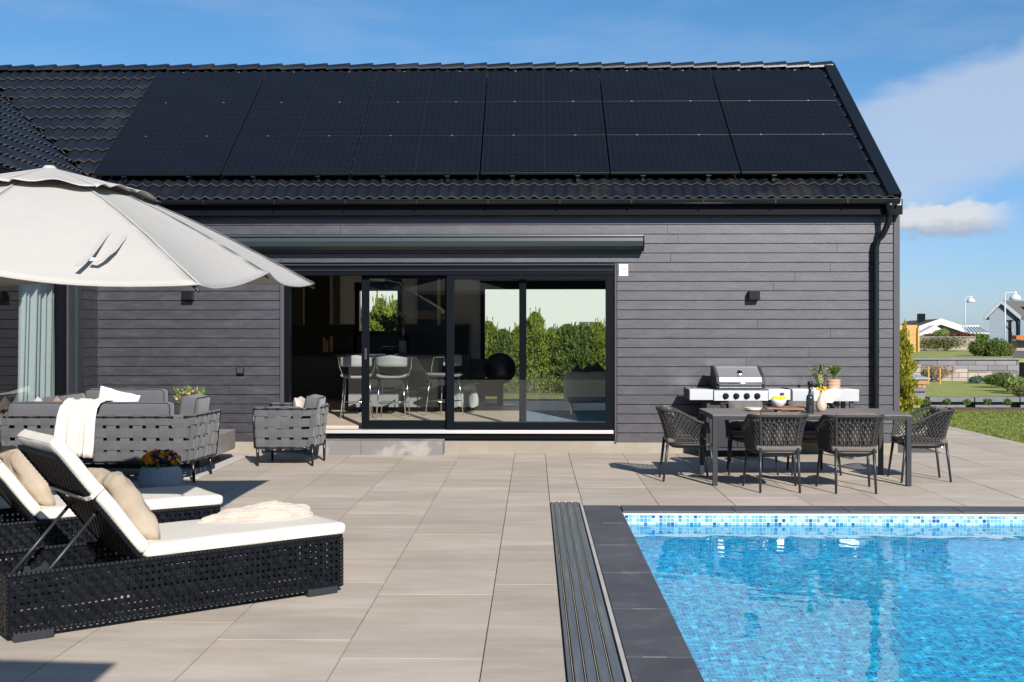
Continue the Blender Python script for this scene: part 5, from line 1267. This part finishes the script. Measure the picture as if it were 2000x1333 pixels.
# lounge chair indoors
LC = mat('lounge_grey', (.50,.42,.34), rough=.85, var=.06)
Y = 17.2; x0, x1 = XP(1101, Y), XP(1215, Y); z0, z1 = ZP(1140, 788, Y), ZP(1140, 727, Y); lc = thing('lounge_chair', 'grey-brown upholstered lounge chair seen from behind through the fixed pane', 'armchair', ((x0+x1)/2, Y, FZ))
mb = MB(); mb.soft(((x0+x1)/2, Y+.1, (z0+z1)/2), (x1-x0, .22, z1-z0), .09, 8, nz=.004); mb.build('backrest', LC, lc, smooth=True)
mb = MB(); mb.soft(((x0+x1)/2, Y+.5, z0+.12), (x1-x0-.05, .75, .22), .08, 7); mb.build('seat', LC, lc, smooth=True)
for xx, yy_ in ((x0+.12, Y+.15), (x1-.12, Y+.15), (x0+.12, Y+.75), (x1-.12, Y+.75)):
    mb = MB(); mb.tube([(xx, yy_, z0+.05), (xx, yy_, FZ)], .014, 8); mb.build('leg', CHROME, lc)
for i, pxx in enumerate((1128, 1150, 1166)):
    cx = XP(pxx, 17.5); mb = MB(); rot = Matrix.Rotation(R(45), 3, 'Y'); mb.pillow((cx, 17.52, ZP(pxx, 733-3*i, 17.5)-.08), .34, .34, .12, rot, seed=40+i, n=8)
    tag(mb.build('scatter_cushion', mat('dark_linen', (.09,.085,.085), rough=.95), None, smooth=True), ('leftmost', 'middle', 'rightmost')[i]+' of three dark cushions standing on the lounge chair indoors', 'cushion', 'dark cushions on the indoor lounge chair')
Y = 18.3; x0, x1 = XP(872, Y), XP(926, Y); of = thing('ottoman', 'dark upholstered bench end under a grey throw indoors', 'ottoman', ((x0+x1)/2, Y, FZ))
mb = MB(); mb.soft(((x0+x1)/2, Y+.3, .56), (x1-x0, .7, .32), .08, 6); mb.build('seat', mat('dark_uph', (.035,.035,.037), rough=.9), of, smooth=True)
mb = MB(); mb.box(x0+.05, x1-.05, Y+.02, Y+.58, FZ, .41); mb.build('base', KB, of)
mb = MB()
def gt(u, v): 
    x = x0+.02+(x1-x0+.03)*u; k = v*2; y = Y+.4-.45*min(1, k); z = .745+.03*sin(u*9) if k < 1 else .745-(k-1)*.33
    return Vector((x+.02*sin(v*9), y-.035*sin(u*13+v*3)*(k > 1)-.03, z+.012*sin(u*21)))
mb.grid(gt, 30, 30); o = mb.build('throw_blanket', mat('throw_grey', (.36,.36,.37), rough=.95, var=.15), None, smooth=True); o.modifiers.new('t', 'SOLIDIFY').thickness = .01
tag(o, 'grey throw draped over the dark bench indoors behind the glass', 'blanket')
mb = MB(); mb.box(XP(1015,17), XP(1230,17), 15.9, 18.6, FZ+.002, FZ+.012)
tag(mb.build('rug', mat('rug_blue', (.17,.22,.30), rough=1, var=.2, stretch=(6,.3,1)), None), 'blue-grey rug on the floor indoors behind the fixed pane', 'rug')
# ------------------------------------------------------------------ plants
CON = [mat('conifer_light', (.20,.25,.03), rough=.8, var=.2, island=.6, trans=.2), mat('conifer_dark', (.11,.16,.03), rough=.8, var=.2, island=.6, trans=.2), mat('conifer_yellow', (.26,.25,.02), rough=.8, var=.2, island=.5, trans=.2)]
BARK = mat('bark', (.10,.07,.045), rough=.95, var=.3)
def thuja(lab, h, r, m, grp=None, n=7500, sz=.036, seed=0):
    random.seed(seed); t_ = thing('conifer', lab, 'conifer', (0,0,0), grp); mb = MB()
    # many upright sprays climbing round the stem
    for k in range(n):
        z = h*rnd()**.85; q = (1-z/h)**.42*(.66+.34*sin(z*9+seed)**2)*r*(.9 if z > .15 else .6); a = U(0, 2*pi)
        lob = 1+.28*sin(a*3+z*5+seed)+.18*sin(a*7+z*11); d = q*lob*(rnd()**.35); c = Vector((cos(a)*d, sin(a)*d, z))
        ax = Vector((cos(a)*.6+U(-.5,.5), sin(a)*.6+U(-.5,.5), 1.0+U(-.5,.3))).normalized(); sd = ax.cross(Vector((U(-1,1),U(-1,1),U(-1,1)))).normalized(); s = sz*U(.6,1.5)
        mb.quad(c-ax*s, c+sd*s*.42, c+ax*s*1.1, c-sd*s*.42)
    for k in range(16):     # loose leader shoots that break the outline
        a = U(0, 2*pi); z0 = h*U(.55, .95); q = (1-z0/h)**.62*r*.8; bx_, by_ = cos(a)*q, sin(a)*q; L_ = U(.20,.46)
        for j in range(44):
            f_ = rnd(); c = Vector((bx_*(1+.25*f_)+U(-1,1)*.05*(1-f_), by_*(1+.25*f_)+U(-1,1)*.05*(1-f_), z0+L_*f_)); ax = Vector((U(-.6,.6),U(-.6,.6),1)).normalized(); sd = ax.cross(Vector((U(-1,1),U(-1,1),.1))).normalized(); s = sz*U(.5,1.1)
            mb.quad(c-ax*s, c+sd*s*.4, c+ax*s*1.1, c-sd*s*.4)
    mb.build('crown', m, t_)
    mb = MB(); mb.tube([(0,0,-.02),(.01,0,h*.4),(0,0,h*.9)], [.03,.02,.006], 6); mb.build('trunk', BARK, t_); return t_
protos = [thuja('', 2.0, .66, CON[0], 'conifer hedge behind the house', seed=1), thuja('', 1.8, .72, CON[1], 'conifer hedge behind the house', seed=2), thuja('', 2.2, .60, CON[0], 'conifer hedge behind the house', seed=3)]
random.seed(11)
used = set(); i = 0; nk = 0; pxx = 680
places = ['in the kitchen window'] 
while pxx < 1240:
    if 805 < pxx < 925: pxx = 925; continue
    k = i % 3 if i < 3 else random.randrange(3); o = protos[k] if k not in used else copy_tree(protos[k]); used.add(k)
    Y = 31+U(-.25,.3); o.location = (XP(pxx, Y), Y, -.06); o.rotation_euler = (0, 0, U(0, 6)); s = U(.88, 1.12)*(1.18 if pxx < 806 else 1.0); o.scale = (s, s, s*U(.88,1.1))
    kit = pxx < 806; nk = nk+(1 if kit else 0); W_ = ['first','second','third','fourth','fifth','sixth','seventh','eighth','ninth','tenth','eleventh','twelfth','thirteenth','fourteenth']
    o['label'] = 'bushy hedge conifer seen through the %s rear window, %s from the left' % ('small kitchen' if kit else 'large', W_[nk-1 if kit else i-nk]); o['group'] = 'conifer hedge behind the house'
    pxx += U(27, 34); i += 1
mb = MB(); mb.box(-7, 4.6, 30.2, 32, -.06, -.02); SOIL = mat('soil', (.10,.065,.045), rough=1, var=.4, vs=20, bump=.03, bs=12); struct(mb.build('soil_bed', SOIL))
nb = thing('white_house', 'plain white rendered house with dark windows behind the conifer hedge', 'house', (0, 41, 0))
mb = MB(); mb.box(-16, 5.5, 41, 48, -.05, 6.2); mb.build('wall', mat('render_white', (.50,.51,.49), rough=.9, var=.03), nb)
for a, b in ((935, 962), (1132, 1150), (1152, 1175)):
    mb = MB(); mb.box(XP(a, 41), XP(b, 41), 40.95, 40.995, .9, ZP(a, 629, 41)); mb.build('window', mat('window_dark', (.10,.09,.06), rough=.3), nb)
an = thing('reflection_backdrop', 'dark timber building added unseen behind the viewpoint to darken reflections in the glass', 'backdrop', (0, -16, 0))  # added out of view so the door glass reflects something dark
mb = MB(); mb.box(-22, 18, -18, -16, -.1, 3.9); mb.build('wall', BOARDSM, an)
mb = MB(); mb.prism([(-18.4, 3.9), (-15.6, 3.9), (-17, 5.0)], -22.3, 18.3, 'x'); mb.build('roof', FRAME, an)
# ------------------------------------------------------------------ neighbourhood at the right
blade = mat('grass_blades', (.17,.22,.03), rough=.9, island=.45, var=.2, vs=.5, coords='Object', trans=.2)
random.seed(5)
mb = MB()
for k in range(34000):
    Y = U(16.6, 25.6)**1; X = U(4.9, 13.2)
    if X < 7.0 and Y < 20.05: continue
    if X < 6.9 and 19.9 < Y < 20.1: continue
    if XP(2030, Y) < X: continue
    a = U(0, pi); s = U(.006,.012); hgt = U(.015,.04); q = Vector((X, Y, -.055)); mb.quad(q-Vector((cos(a)*s,sin(a)*s,0)), q+Vector((cos(a)*s,sin(a)*s,0)), q+Vector((U(-.03,.03),U(-.03,.03),hgt)))
g_ = mb.build('grass', blade); g_['kind'] = 'stuff'
def bed(name, pts, m, z0, z1):
    mb = MB(); mb.prism(pts, z0, z1, 'z'); return struct(mb.build(name, m))
bed('planting_bed', [(8.3,24.2),(13.5,24.4),(13.5,25.0),(8.3,25.0)], SOIL, -.06, -.02)
KERB = mat('timber_grey', (.16,.165,.18), rough=.8, var=.25, vs=6, island=.2)
ke = thing('garden_edging', 'low grey edging of planks on short posts between the two lawns', 'edging', (11, 25.2, 0))
x = XP(1812, 25.1)
while x < 13.6:
    mb = MB(); mb.box(x+.01, x+.94, 25.0, 25.3, .09, .19); mb.build('plank', KERB, ke, bevel=.01); 
    mb = MB(); mb.box(x+.06, x+.8, 25.12, 25.27, -.05, .088); mb.build('block', KERB, ke); x += .95
upper = mat('lawn_upper', (.235,.26,.06), rough=.95, var=.3, vs=1.2, bump=.02, bs=20, col2=(.27,.24,.12), c2=(.5,.68), c2s=.3)
bed('upper_lawn', [(4.8,25.31),(20,25.31),(24,35.4),(4.8,35.4)], upper, -.05, .10)
WSG = mat('wall_block_grey', (.165,.16,.168), rough=.9, var=.2, vs=2, island=.35, bump=.004, bs=20); WSB = mat('wall_block_beige', (.31,.26,.225), rough=.9, var=.2, vs=2, island=.22, bump=.004, bs=20)
def blockwall(root, x0, x1, y, z0, z1, m, ph_=.165, lw=.62, th=.3, name='blockwork'):
    mb = MB(); z = z0; r_ = 0
    while z < z1-.02:
        x = x0-(r_ % 2)*lw/2; zt_ = min(z+ph_, z1)
        while x < x1:
            a, b = max(x, x0)+.006, min(x+lw*U(.9,1.1), x1)-.006
            if b-a > .05: mb.box(a, b, y+U(0,.01), y+th, z+.005, zt_-.005)
            x = b+.006
        z = zt_; r_ += 1
    return mb.build(name, m, root)
rw_ = thing('retaining_wall', 'long grey concrete block retaining wall across the slope', 'wall', (14, 36, 0))
blockwall(rw_, XP(1757,36)-1, XP(1991,36), 36, .05, ZP(1900,703,36), WSG)
mb = MB(); mb.box(XP(1757,36)-1, XP(1991,36), 35.95, 36.35, ZP(1900,703,36), ZP(1900,700,36)); mb.build('cap_stones', mat('cap_stone', (.20,.195,.19), rough=.9, var=.2), rw_)
rb = thing('terrace_wall', 'stepped low beige block wall in front of the grey retaining wall', 'wall', (14, 35, 0))
steps = [(1757,1800,712),(1800,1830,716),(1830,1860,718),(1860,1891,721),(1891,1938,726),(1938,1985,731),(1985,2030,737)]
for i, (a, b, y_) in enumerate(steps): blockwall(rb, XP(a,35.2), XP(b,35.2)-.01, 35.2, .05, ZP(a, y_, 35.2), WSB, ph_=.15, lw=.5, th=.35, name='wall_step')
bed('upper_terrace', [(8,36.3),(40,36.3),(60,150),(8,150)], upper, -.05, ZP(1900,701.5,36.3)); TZ2 = ZP(1900,701.5,36.3)
mb = MB(); mb.quad((8,150,TZ2),(-200,1400,TZ2-4),(900,1400,TZ2-4),(60,150,TZ2)); struct(mb.build('far_ground', upper))
ASP = mat('asphalt', (.10,.10,.105), rough=.95, var=.15)
mb = MB(); mb.quad((XP(1978,38),38,TZ2+.006),(XP(2060,38),38,TZ2+.006),(XP(2060,52),52,TZ2+.006),(XP(1984,52),52,TZ2+.006)); struct(mb.build('road', ASP))
gp = tag((lambda mb: (mb.box(XP(1993,35), XP(2003,35), 35.0, 35.1, .05, ZP(1995,708,35)), mb.build('gate_post', FRAME, None, bevel=.01))[1])(MB()), 'black gate post at the right end of the retaining wall', 'post')
def bush(name, lab, c, rad, n, size, m, cat='shrub', grp=None, stem=True, up=0.6, parts_=True, asp=2.2):
    r = thing(name, lab, cat, (c[0], c[1], c[2]-rad[2]), grp)
    mb = MB()
    for k in range(5):
        q = Vector((U(-.45,.45)*rad[0], U(-.4,.4)*rad[1], U(-.2,.25)*rad[2])); mb.leaves(Vector(c)+q, (rad[0]*.62, rad[1]*.62, rad[2]*.75), n//5, size, asp, shell=.45, up=up)
    mb.build('foliage', m, r)
    mb = MB(); b = Vector((c[0], c[1], c[2]-rad[2]))
    for k in range(5): mb.tube([b, b+Vector((U(-.4,.4)*rad[0], U(-.3,.3)*rad[1], rad[2]*1.1))], [.02*rad[2]/.4, .006], 5)
    mb.build('stems', BARK, r); return r
random.seed(21)
BUSHG = mat('bush_green', (.085,.13,.020), rough=.8, island=.5, var=.25, trans=.2); BUSHD = mat('bush_olive', (.12,.125,.035), rough=.8, island=.5, var=.25, trans=.15); BUSHR = mat('bush_red', (.13,.035,.025), rough=.8, island=.5, var=.3); BUSHB = mat('bush_bare', (.24,.17,.11), rough=.9, island=.4)
def pt(px, py, Y): return (XP(px, Y), Y, ZP(px, py, Y))
bush('shrub', 'broad bright green willow shrub on the terrace above the retaining wall', pt(1925, 681, 40), (.64,.6,.38), 6500, .034, BUSHG, up=1.6)
bush('shrub', 'smaller olive green shrub beside the road at the end of the terrace', pt(1962, 683, 40.5), (.42,.4,.31), 3500, .034, BUSHD, up=1.6)
# beds by the walls
for (pxx, py, Y, rx, rz, n, m, lab) in ((1812,728,34.4,.35,.22,500,BUSHB,'bare reddish shrub beside the wooden frame'),(1838,727,34.6,.45,.25,700,BUSHB,'taller bare brown shrub before the beige wall'),
        (1905,742,33.5,.28,.14,400,mat('leaf_bluegreen',(.07,.13,.085),rough=.7,island=.4),'blue-green tuft in the upper flower bed'),(1948,741,31,.50,.20,1100,BUSHG,'bright green perennial clump in the upper bed'),
        (1968,750,29,.35,.20,700,BUSHG,'green clump lower down in the sloping bed'),(1988,752,28,.30,.22,600,GRY,'yellow green clump near the right edge'),(2000,765,26.5,.28,.18,500,BUSHD,'olive clump at the right edge just above the edging'),
        (1928,741,33.5,.12,.07,120,mat('leaf_rust',(.22,.07,.04),rough=.8,island=.4),'small rust red plant in the upper bed')):
    bush('perennial', lab, pt(pxx, py, Y), (rx, .3, rz), n*3, .024, m, cat='plant', grp=None)
for i, pxx in enumerate((1808, 1848, 1888, 1930, 1968)):
    bush('young_shrub', ('first','second','third','fourth','fifth')[i]+' from the left of the small shrubs planted along the grey edging', pt(pxx, 785, 24.6), (.10,.09,.085), 320, .020, GRN, grp='small shrubs along the edging')
# thuja next to the house corner
tj = thuja('tall yellow-green conifer at the rear corner of the house', 1.62, .46, CON[2], None, n=7000, sz=.04, seed=9); tj.location = (XP(1758, 24.2), 24.2, -.05)
random.seed(31)
bush('shrub', 'thin hedge of climbers on a wire fence above the terrace', pt(1845, 671, 50), (1.55,.3,.36), 4200, .035, BUSHD, up=.4)
bw_ = thing('garden_wall', 'pale rendered garden wall behind the thin hedge', 'wall', (20, 53, 0)); mb = MB(); mb.box(XP(1792,53), XP(1905,53), 53, 53.3, TZ2-.1, ZP(1850,660,53)); mb.build('wall', WSB, bw_)
mb = MB(); mb.box(XP(1792,53), XP(1905,53), 52.95, 53.35, ZP(1850,660,53), ZP(1850,657.5,53)); mb.build('coping', MT['cap_stone'], bw_)
wf = thing('wooden_fence', 'new yellow pine board fence at the corner behind the conifer', 'fence', (17, 48, 0)); PINE = mat('pine', (.46,.27,.09), rough=.8, island=.2, var=.15)
z = TZ2-.3; 
while z < ZP(1775,642,48): 
    mb = MB(); mb.box(XP(1745,48), XP(1792,48), 48, 48.04, z, z+.19); mb.build('board', PINE, wf); z += .2
mb = MB(); mb.box(XP(1791,48), XP(1794.5,48), 47.9, 48.02, TZ2-.4, ZP(1792,640,48)); mb.build('post', PINE, wf)
for i, (a, b, m, y_, lab) in enumerate(((1795,1850,BUSHR,658,'red-brown hedge on the garden wall, left length'),(1850,1894,BUSHR,658,'red-brown hedge on the garden wall, right length'),(1822,1856,GRY,652,'yellow-green shrub rising out of the red-brown hedge'),(1895,1934,GRN,660,'low green shrub in front of the greenhouse'))):
    c = pt((a+b)/2, y_, 56); bush('shrub', lab, c, (XP(b,56)-XP(a,56))*.55 and ((XP(b,56)-XP(a,56))*.55, .3, .24), 2200, .045, m)
# low house with white gable
def rotbox(c, yaw): 
    m = Matrix.Translation(Vector(c)) @ Matrix.Rotation(yaw, 4, 'Z'); return lambda p: m @ Vector(p)
Y = 78; h1 = thing('bungalow', 'low house with a brown roof and white gable boards beyond the fence', 'house', (XP(1830,Y), Y, 0))
ROOFB = mat('roof_brown', (.075,.062,.055), rough=.8, var=.2); ROOFG = mat('roof_grey', (.11,.10,.095), rough=.8, var=.15); GREYW = mat('grey_panel', (.22,.22,.23), rough=.8)
ax_, az_ = XP(1833,Y), ZP(1833,626,Y); lx_, lz_ = XP(1790,Y), ZP(1790,641,Y); rx_, rz_ = XP(1892,Y), ZP(1892,646,Y)
mb = MB(); mb.prism([(lx_+.4, TZ2-1), (lx_+.4, lz_), (ax_, az_-.1), (rx_-.4, rz_), (rx_-.4, TZ2-1)], Y, Y+.3, 'y'); mb.build('gable_wall', GREYW, h1)
bx = lambda px, py: Vector((XP(px,Y+9), Y+9, ZP(px,py,Y+9)))
mb = MB(); mb.hexa([(lx_,Y-.4,lz_-.1),(ax_,Y-.4,az_-.1),bx(1775,629),bx(1752,639),(lx_,Y-.4,lz_+.1),(ax_,Y-.4,az_+.1),bx(1775,627),bx(1752,637)]); 
mb.hexa([(ax_,Y-.4,az_-.1),(rx_,Y-.4,rz_-.1),bx(1830,640),bx(1776,629),(ax_,Y-.4,az_+.1),(rx_,Y-.4,rz_+.1),bx(1830,638),bx(1776,627)]); mb.build('roof', ROOFB, h1)
mb = MB(); t2 = .28
mb.hexa([(lx_,Y-.5,lz_-t2),(ax_,Y-.5,az_-t2),(ax_,Y-.42,az_-t2),(lx_,Y-.42,lz_-t2),(lx_,Y-.5,lz_+.12),(ax_,Y-.5,az_+.12),(ax_,Y-.42,az_+.12),(lx_,Y-.42,lz_+.12)])
mb.hexa([(ax_,Y-.5,az_-t2),(rx_,Y-.5,rz_-t2),(rx_,Y-.42,rz_-t2),(ax_,Y-.42,az_-t2),(ax_,Y-.5,az_+.12),(rx_,Y-.5,rz_+.12),(rx_,Y-.42,rz_+.12),(ax_,Y-.42,az_+.12)])
mb.build('barge_board', WHITE, h1)
q = lambda px, py: (XP(px,Y-2), ZP(px,py,Y-2))
mb = MB(); mb.prism([q(1796,652), q(1826,636), q(1848,648), q(1848,656), q(1796,656)], Y-2, Y-1, 'y'); mb.build('porch', WHITE, h1)
mb = MB(); c = pt(1801, 628, Y+3); mb.box(c[0]-.22, c[0]+.22, Y+3, Y+3.4, c[2]-.5, ZP(1801,613,Y+3)); ch_ = mb.build('chimney', FRAME, h1)
gh = thing('greenhouse', 'small white framed greenhouse between the two far houses', 'greenhouse', (XP(1912,66), 66, TZ2))
a, b = XP(1890,66), XP(1934,66); zt_, zm, zbt = ZP(1910,639,66), ZP(1910,653,66), TZ2-1
mb = MB(); mb.hexa([(a,66,zm),(b,66,zm),(b,67.6,zt_-.02),(a+.3,67.6,zt_-.02),(a,66,zm+.02),(b,66,zm+.02),(b,67.6,zt_),(a+.3,67.6,zt_)]); mb.box(a,b,66,66.02,zbt,zm); mb.build('glazing', mat('greenhouse_glass', (.30,.40,.47), rough=.1, spec=.8), gh)
mb = MB()
for k in range(7):
    x = a+(b-a)*k/6; mb.tube([(x,65.97,zbt),(x,65.97,zm+.03),(x+.3*(1-k/6),67.6,zt_+.03)], .035, 5)
mb.tube([(a,65.97,zm+.03),(b,65.97,zm+.03)], .05, 5); mb.tube([(a+.3,67.6,zt_+.04),(b,67.6,zt_+.04)], .06, 5); mb.build('frame', WHITE, gh)
# grey-blue house at the right
Y = 58; h2 = thing('grey_house', 'pale blue-grey house with a grey roof and a steep gable at the right edge', 'house', (XP(1960,Y), Y, TZ2))
BLG = mat('paint_bluegrey', (.17,.215,.27), rough=.8, var=.04)
A_ = lambda px, py, yy=Y: Vector((XP(px,yy), yy, ZP(px,py,yy)))
g0, g1, gt_ = A_(1932,612), A_(1986,614), A_(1951.5,589)
zb2 = TZ2-.3
back = Vector((8, 9.0, 0))
mb = MB(); n = len(mb.v)
poly = [Vector((g0.x,Y,zb2)), Vector((g1.x,Y,zb2)), Vector((g1.x,Y,g1.z)), Vector((gt_.x,Y,gt_.z-.12)), Vector((g0.x,Y,g0.z))]
mb.v += poly+[p+back for p in poly]; mb.f += [(0,1,2,3,4),(9,8,7,6,5),(0,5,6,1),(1,6,7,2),(2,7,8,3),(3,8,9,4),(4,9,5,0)]; mb.build('wall', BLG, h2)
e0, e1 = A_(1918.5,622), A_(1990,621); e0.y -= .2; e1.y -= .2; gA = gt_+Vector((0,-.2,0)); bk2 = back*1.06
mb = MB()
for e in (e0, e1):
    lo = Vector((0,0,-.08)); mb.hexa([e+lo, gA+lo, gA+bk2+lo, e+bk2+lo, e+Vector((0,0,.06)), gA+Vector((0,0,.06)), gA+bk2+Vector((0,0,.06)), e+bk2+Vector((0,0,.06))])
mb.build('roof', ROOFG, h2)
mb = MB()
for e in (e0, e1): 
    f_ = Vector((0,-.05,0)); mb.hexa([e+Vector((0,0,-.12))+f_, gA+Vector((0,0,-.12))+f_, gA+Vector((0,-.01,-.12)), e+Vector((0,-.01,-.12)), e+Vector((0,0,.09))+f_, gA+Vector((0,0,.09))+f_, gA+Vector((0,-.01,.09)), e+Vector((0,-.01,.09))])
mb.build('barge_board', mat('barge_grey', (.25,.28,.33), rough=.7), h2)
for k in range(14):
    zz_ = zb2+.35+k*.2
    if zz_ < g0.z: mb = MB(); mb.box(g0.x, g1.x, Y-.012, Y-.002, zz_, zz_+.02); mb.build('board_line', MT['barge_grey'], h2)
mb = MB(); mb.box(XP(1969.5,Y), XP(1975,Y), Y-.04, Y-.005, TZ2, ZP(1972,628,Y)); d_ = mb.build('door', FRAME, h2)
mb = MB(); mb.box(XP(1966.5,Y), XP(1978,Y), Y-.10, Y-.01, ZP(1972,627,Y), ZP(1972,625.5,Y)); mb.build('door_canopy', FRAME, d_)
mb = MB(); mb.box(XP(1988,Y), XP(1995,Y)+6, Y-.3, Y-.1, zb2, e1.z-.1); mb.build('annex_wall', BLG, h2)
mb = MB(); x = XP(1987.5, Y-.4); mb.tube([(x-.2,Y-.6,e1.z-.05),(x,Y-.4,e1.z-.5),(x,Y-.4,zb2)], .03, 6); mb.build('downpipe', FRAME, h2)
mb = MB(); c = A_(1994,604,Y+1); mb.box(c.x-.2, c.x+.5, Y+1, Y+1.3, c.z-.2, c.z+.12); mb.build('roof_vent', FRAME, h2)
mb = MB(); mb.box(XP(1985,50), XP(1985,50)+3, 50, 50.5, ZP(1990,664,50), ZP(1990,655.5,50)); o = mb.build('planter_box', mat('corten', (.42,.12,.03), rough=.8, var=.15), None, bevel=.01); tag(o, 'rust orange planter on the low wall at the right edge', 'planter')
ww = thing('low_wall', 'low beige wall under the rust orange planter', 'wall', (XP(1990,51), 51, TZ2)); mb = MB(); mb.box(XP(1978,51), XP(1978,51)+4, 50.6, 51.2, TZ2-.2, ZP(1985,665,51)); mb.build('wall', WSB, ww)
# street lamps
for i, (pxx, yt, yb, pxh, yh, Y) in enumerate(((1885.5,582,652,1896.5,584,62),(1963,572,668,1983,577,46))):
    x, xh = XP(pxx,Y), XP(pxh,Y); l = thing('street_lamp', ('smaller street lamp with a white dome head, standing before the greenhouse','taller street lamp with a white dome head, in front of the blue-grey house')[i], 'street lamp', (x, Y, TZ2), 'white street lamps')
    mb = MB(); mb.tube([(x,Y,TZ2-.2),(x,Y,ZP(pxx,yt,Y))], [.035,.028], 8); mb.build('post', mat('lamp_white', (.42,.44,.47), rough=.5), l, smooth=True)
    zh = ZP(pxh,yh,Y); mb = MB(); mb.tube([(x,Y,zh+.10),(xh,Y,zh+.10)], .025, 6); mb.build('arm', MT['lamp_white'], l)
    mb = MB(); r_ = .225; mb.lathe([(r_,-.19),(r_*.93,-.10),(r_*.7,-.02),(r_*.35,.03),(.05,.05),(.05,.15),(.001,.15)], (xh,Y,zh), 18); mb.build('lamp_head', WHITE, l, smooth=True)
# sandbox, stick frame
sx0, sx1 = XP(1776,28), XP(1812,28); sbx = thing('sandbox', 'wooden sandbox with a blue-grey boarded lid on the upper lawn', 'sandbox', ((sx0+sx1)/2, 28.5, .1))
mb = MB(); mb.box(sx0, sx1, 28, 29.4, ZP(1790,751,28), ZP(1790,742,28)); mb.build('frame', mat('larch', (.36,.19,.09), rough=.8, var=.2), sbx)
mb = MB(); zl = ZP(1790,742,28)+.01; mb.hexa([(sx0-.05,27.95,zl),(sx1+.05,27.95,zl),(sx1-.22,29.3,zl+.12),(sx0+.0,29.3,zl+.12),(sx0-.05,27.95,zl+.03),(sx1+.05,27.95,zl+.03),(sx1-.22,29.3,zl+.17),(sx0+.0,29.3,zl+.17)]); mb.build('lid', mat('lid_blue', (.27,.32,.37), rough=.6, var=.2, stretch=(8,1,1)), sbx)
for x in (sx0+.05, (sx0+sx1)/2, sx1-.12):
    mb = MB(); mb.box(x, x+.08, 28.03, 28.1, .0, ZP(1790,751,28)); mb.build('leg', MT['larch'], sbx)
sw = thing('stone_bench', 'grey stacked slab bench end in front of the sandbox', 'bench', (XP(1790,25.6), 25.6, 0)); mb = MB(); a, b = XP(1778,25.6), XP(1808,25.6)
mb.box(a, b, 25.5, 26.0, ZP(1790,765,25.6), ZP(1790,759,25.6)); mb.build('slab', KERB, sw, bevel=.01); mb = MB(); mb.box(a+.03, b-.03, 25.55, 25.9, -.03, ZP(1790,765,25.6)); mb.build('base', KERB, sw)
fr_ = thing('stick_frame', 'small frame of thin pine sticks on the upper lawn by the sandbox', 'frame', (XP(1825,30), 30, .1))
for a, b in (((1813.5,751),(1813.5,715)), ((1836,751),(1836,718))):
    mb = MB(); p0, p1 = pt(*a,30), pt(*b,30); mb.tube([p0, p1], .022, 6); mb.build('post', PINE, fr_)
mb = MB(); mb.tube([pt(1812,715,30), pt(1838,718,30)], .02, 6); mb.build('rail', mat('stick_dark', (.12,.09,.07), rough=.9), fr_)
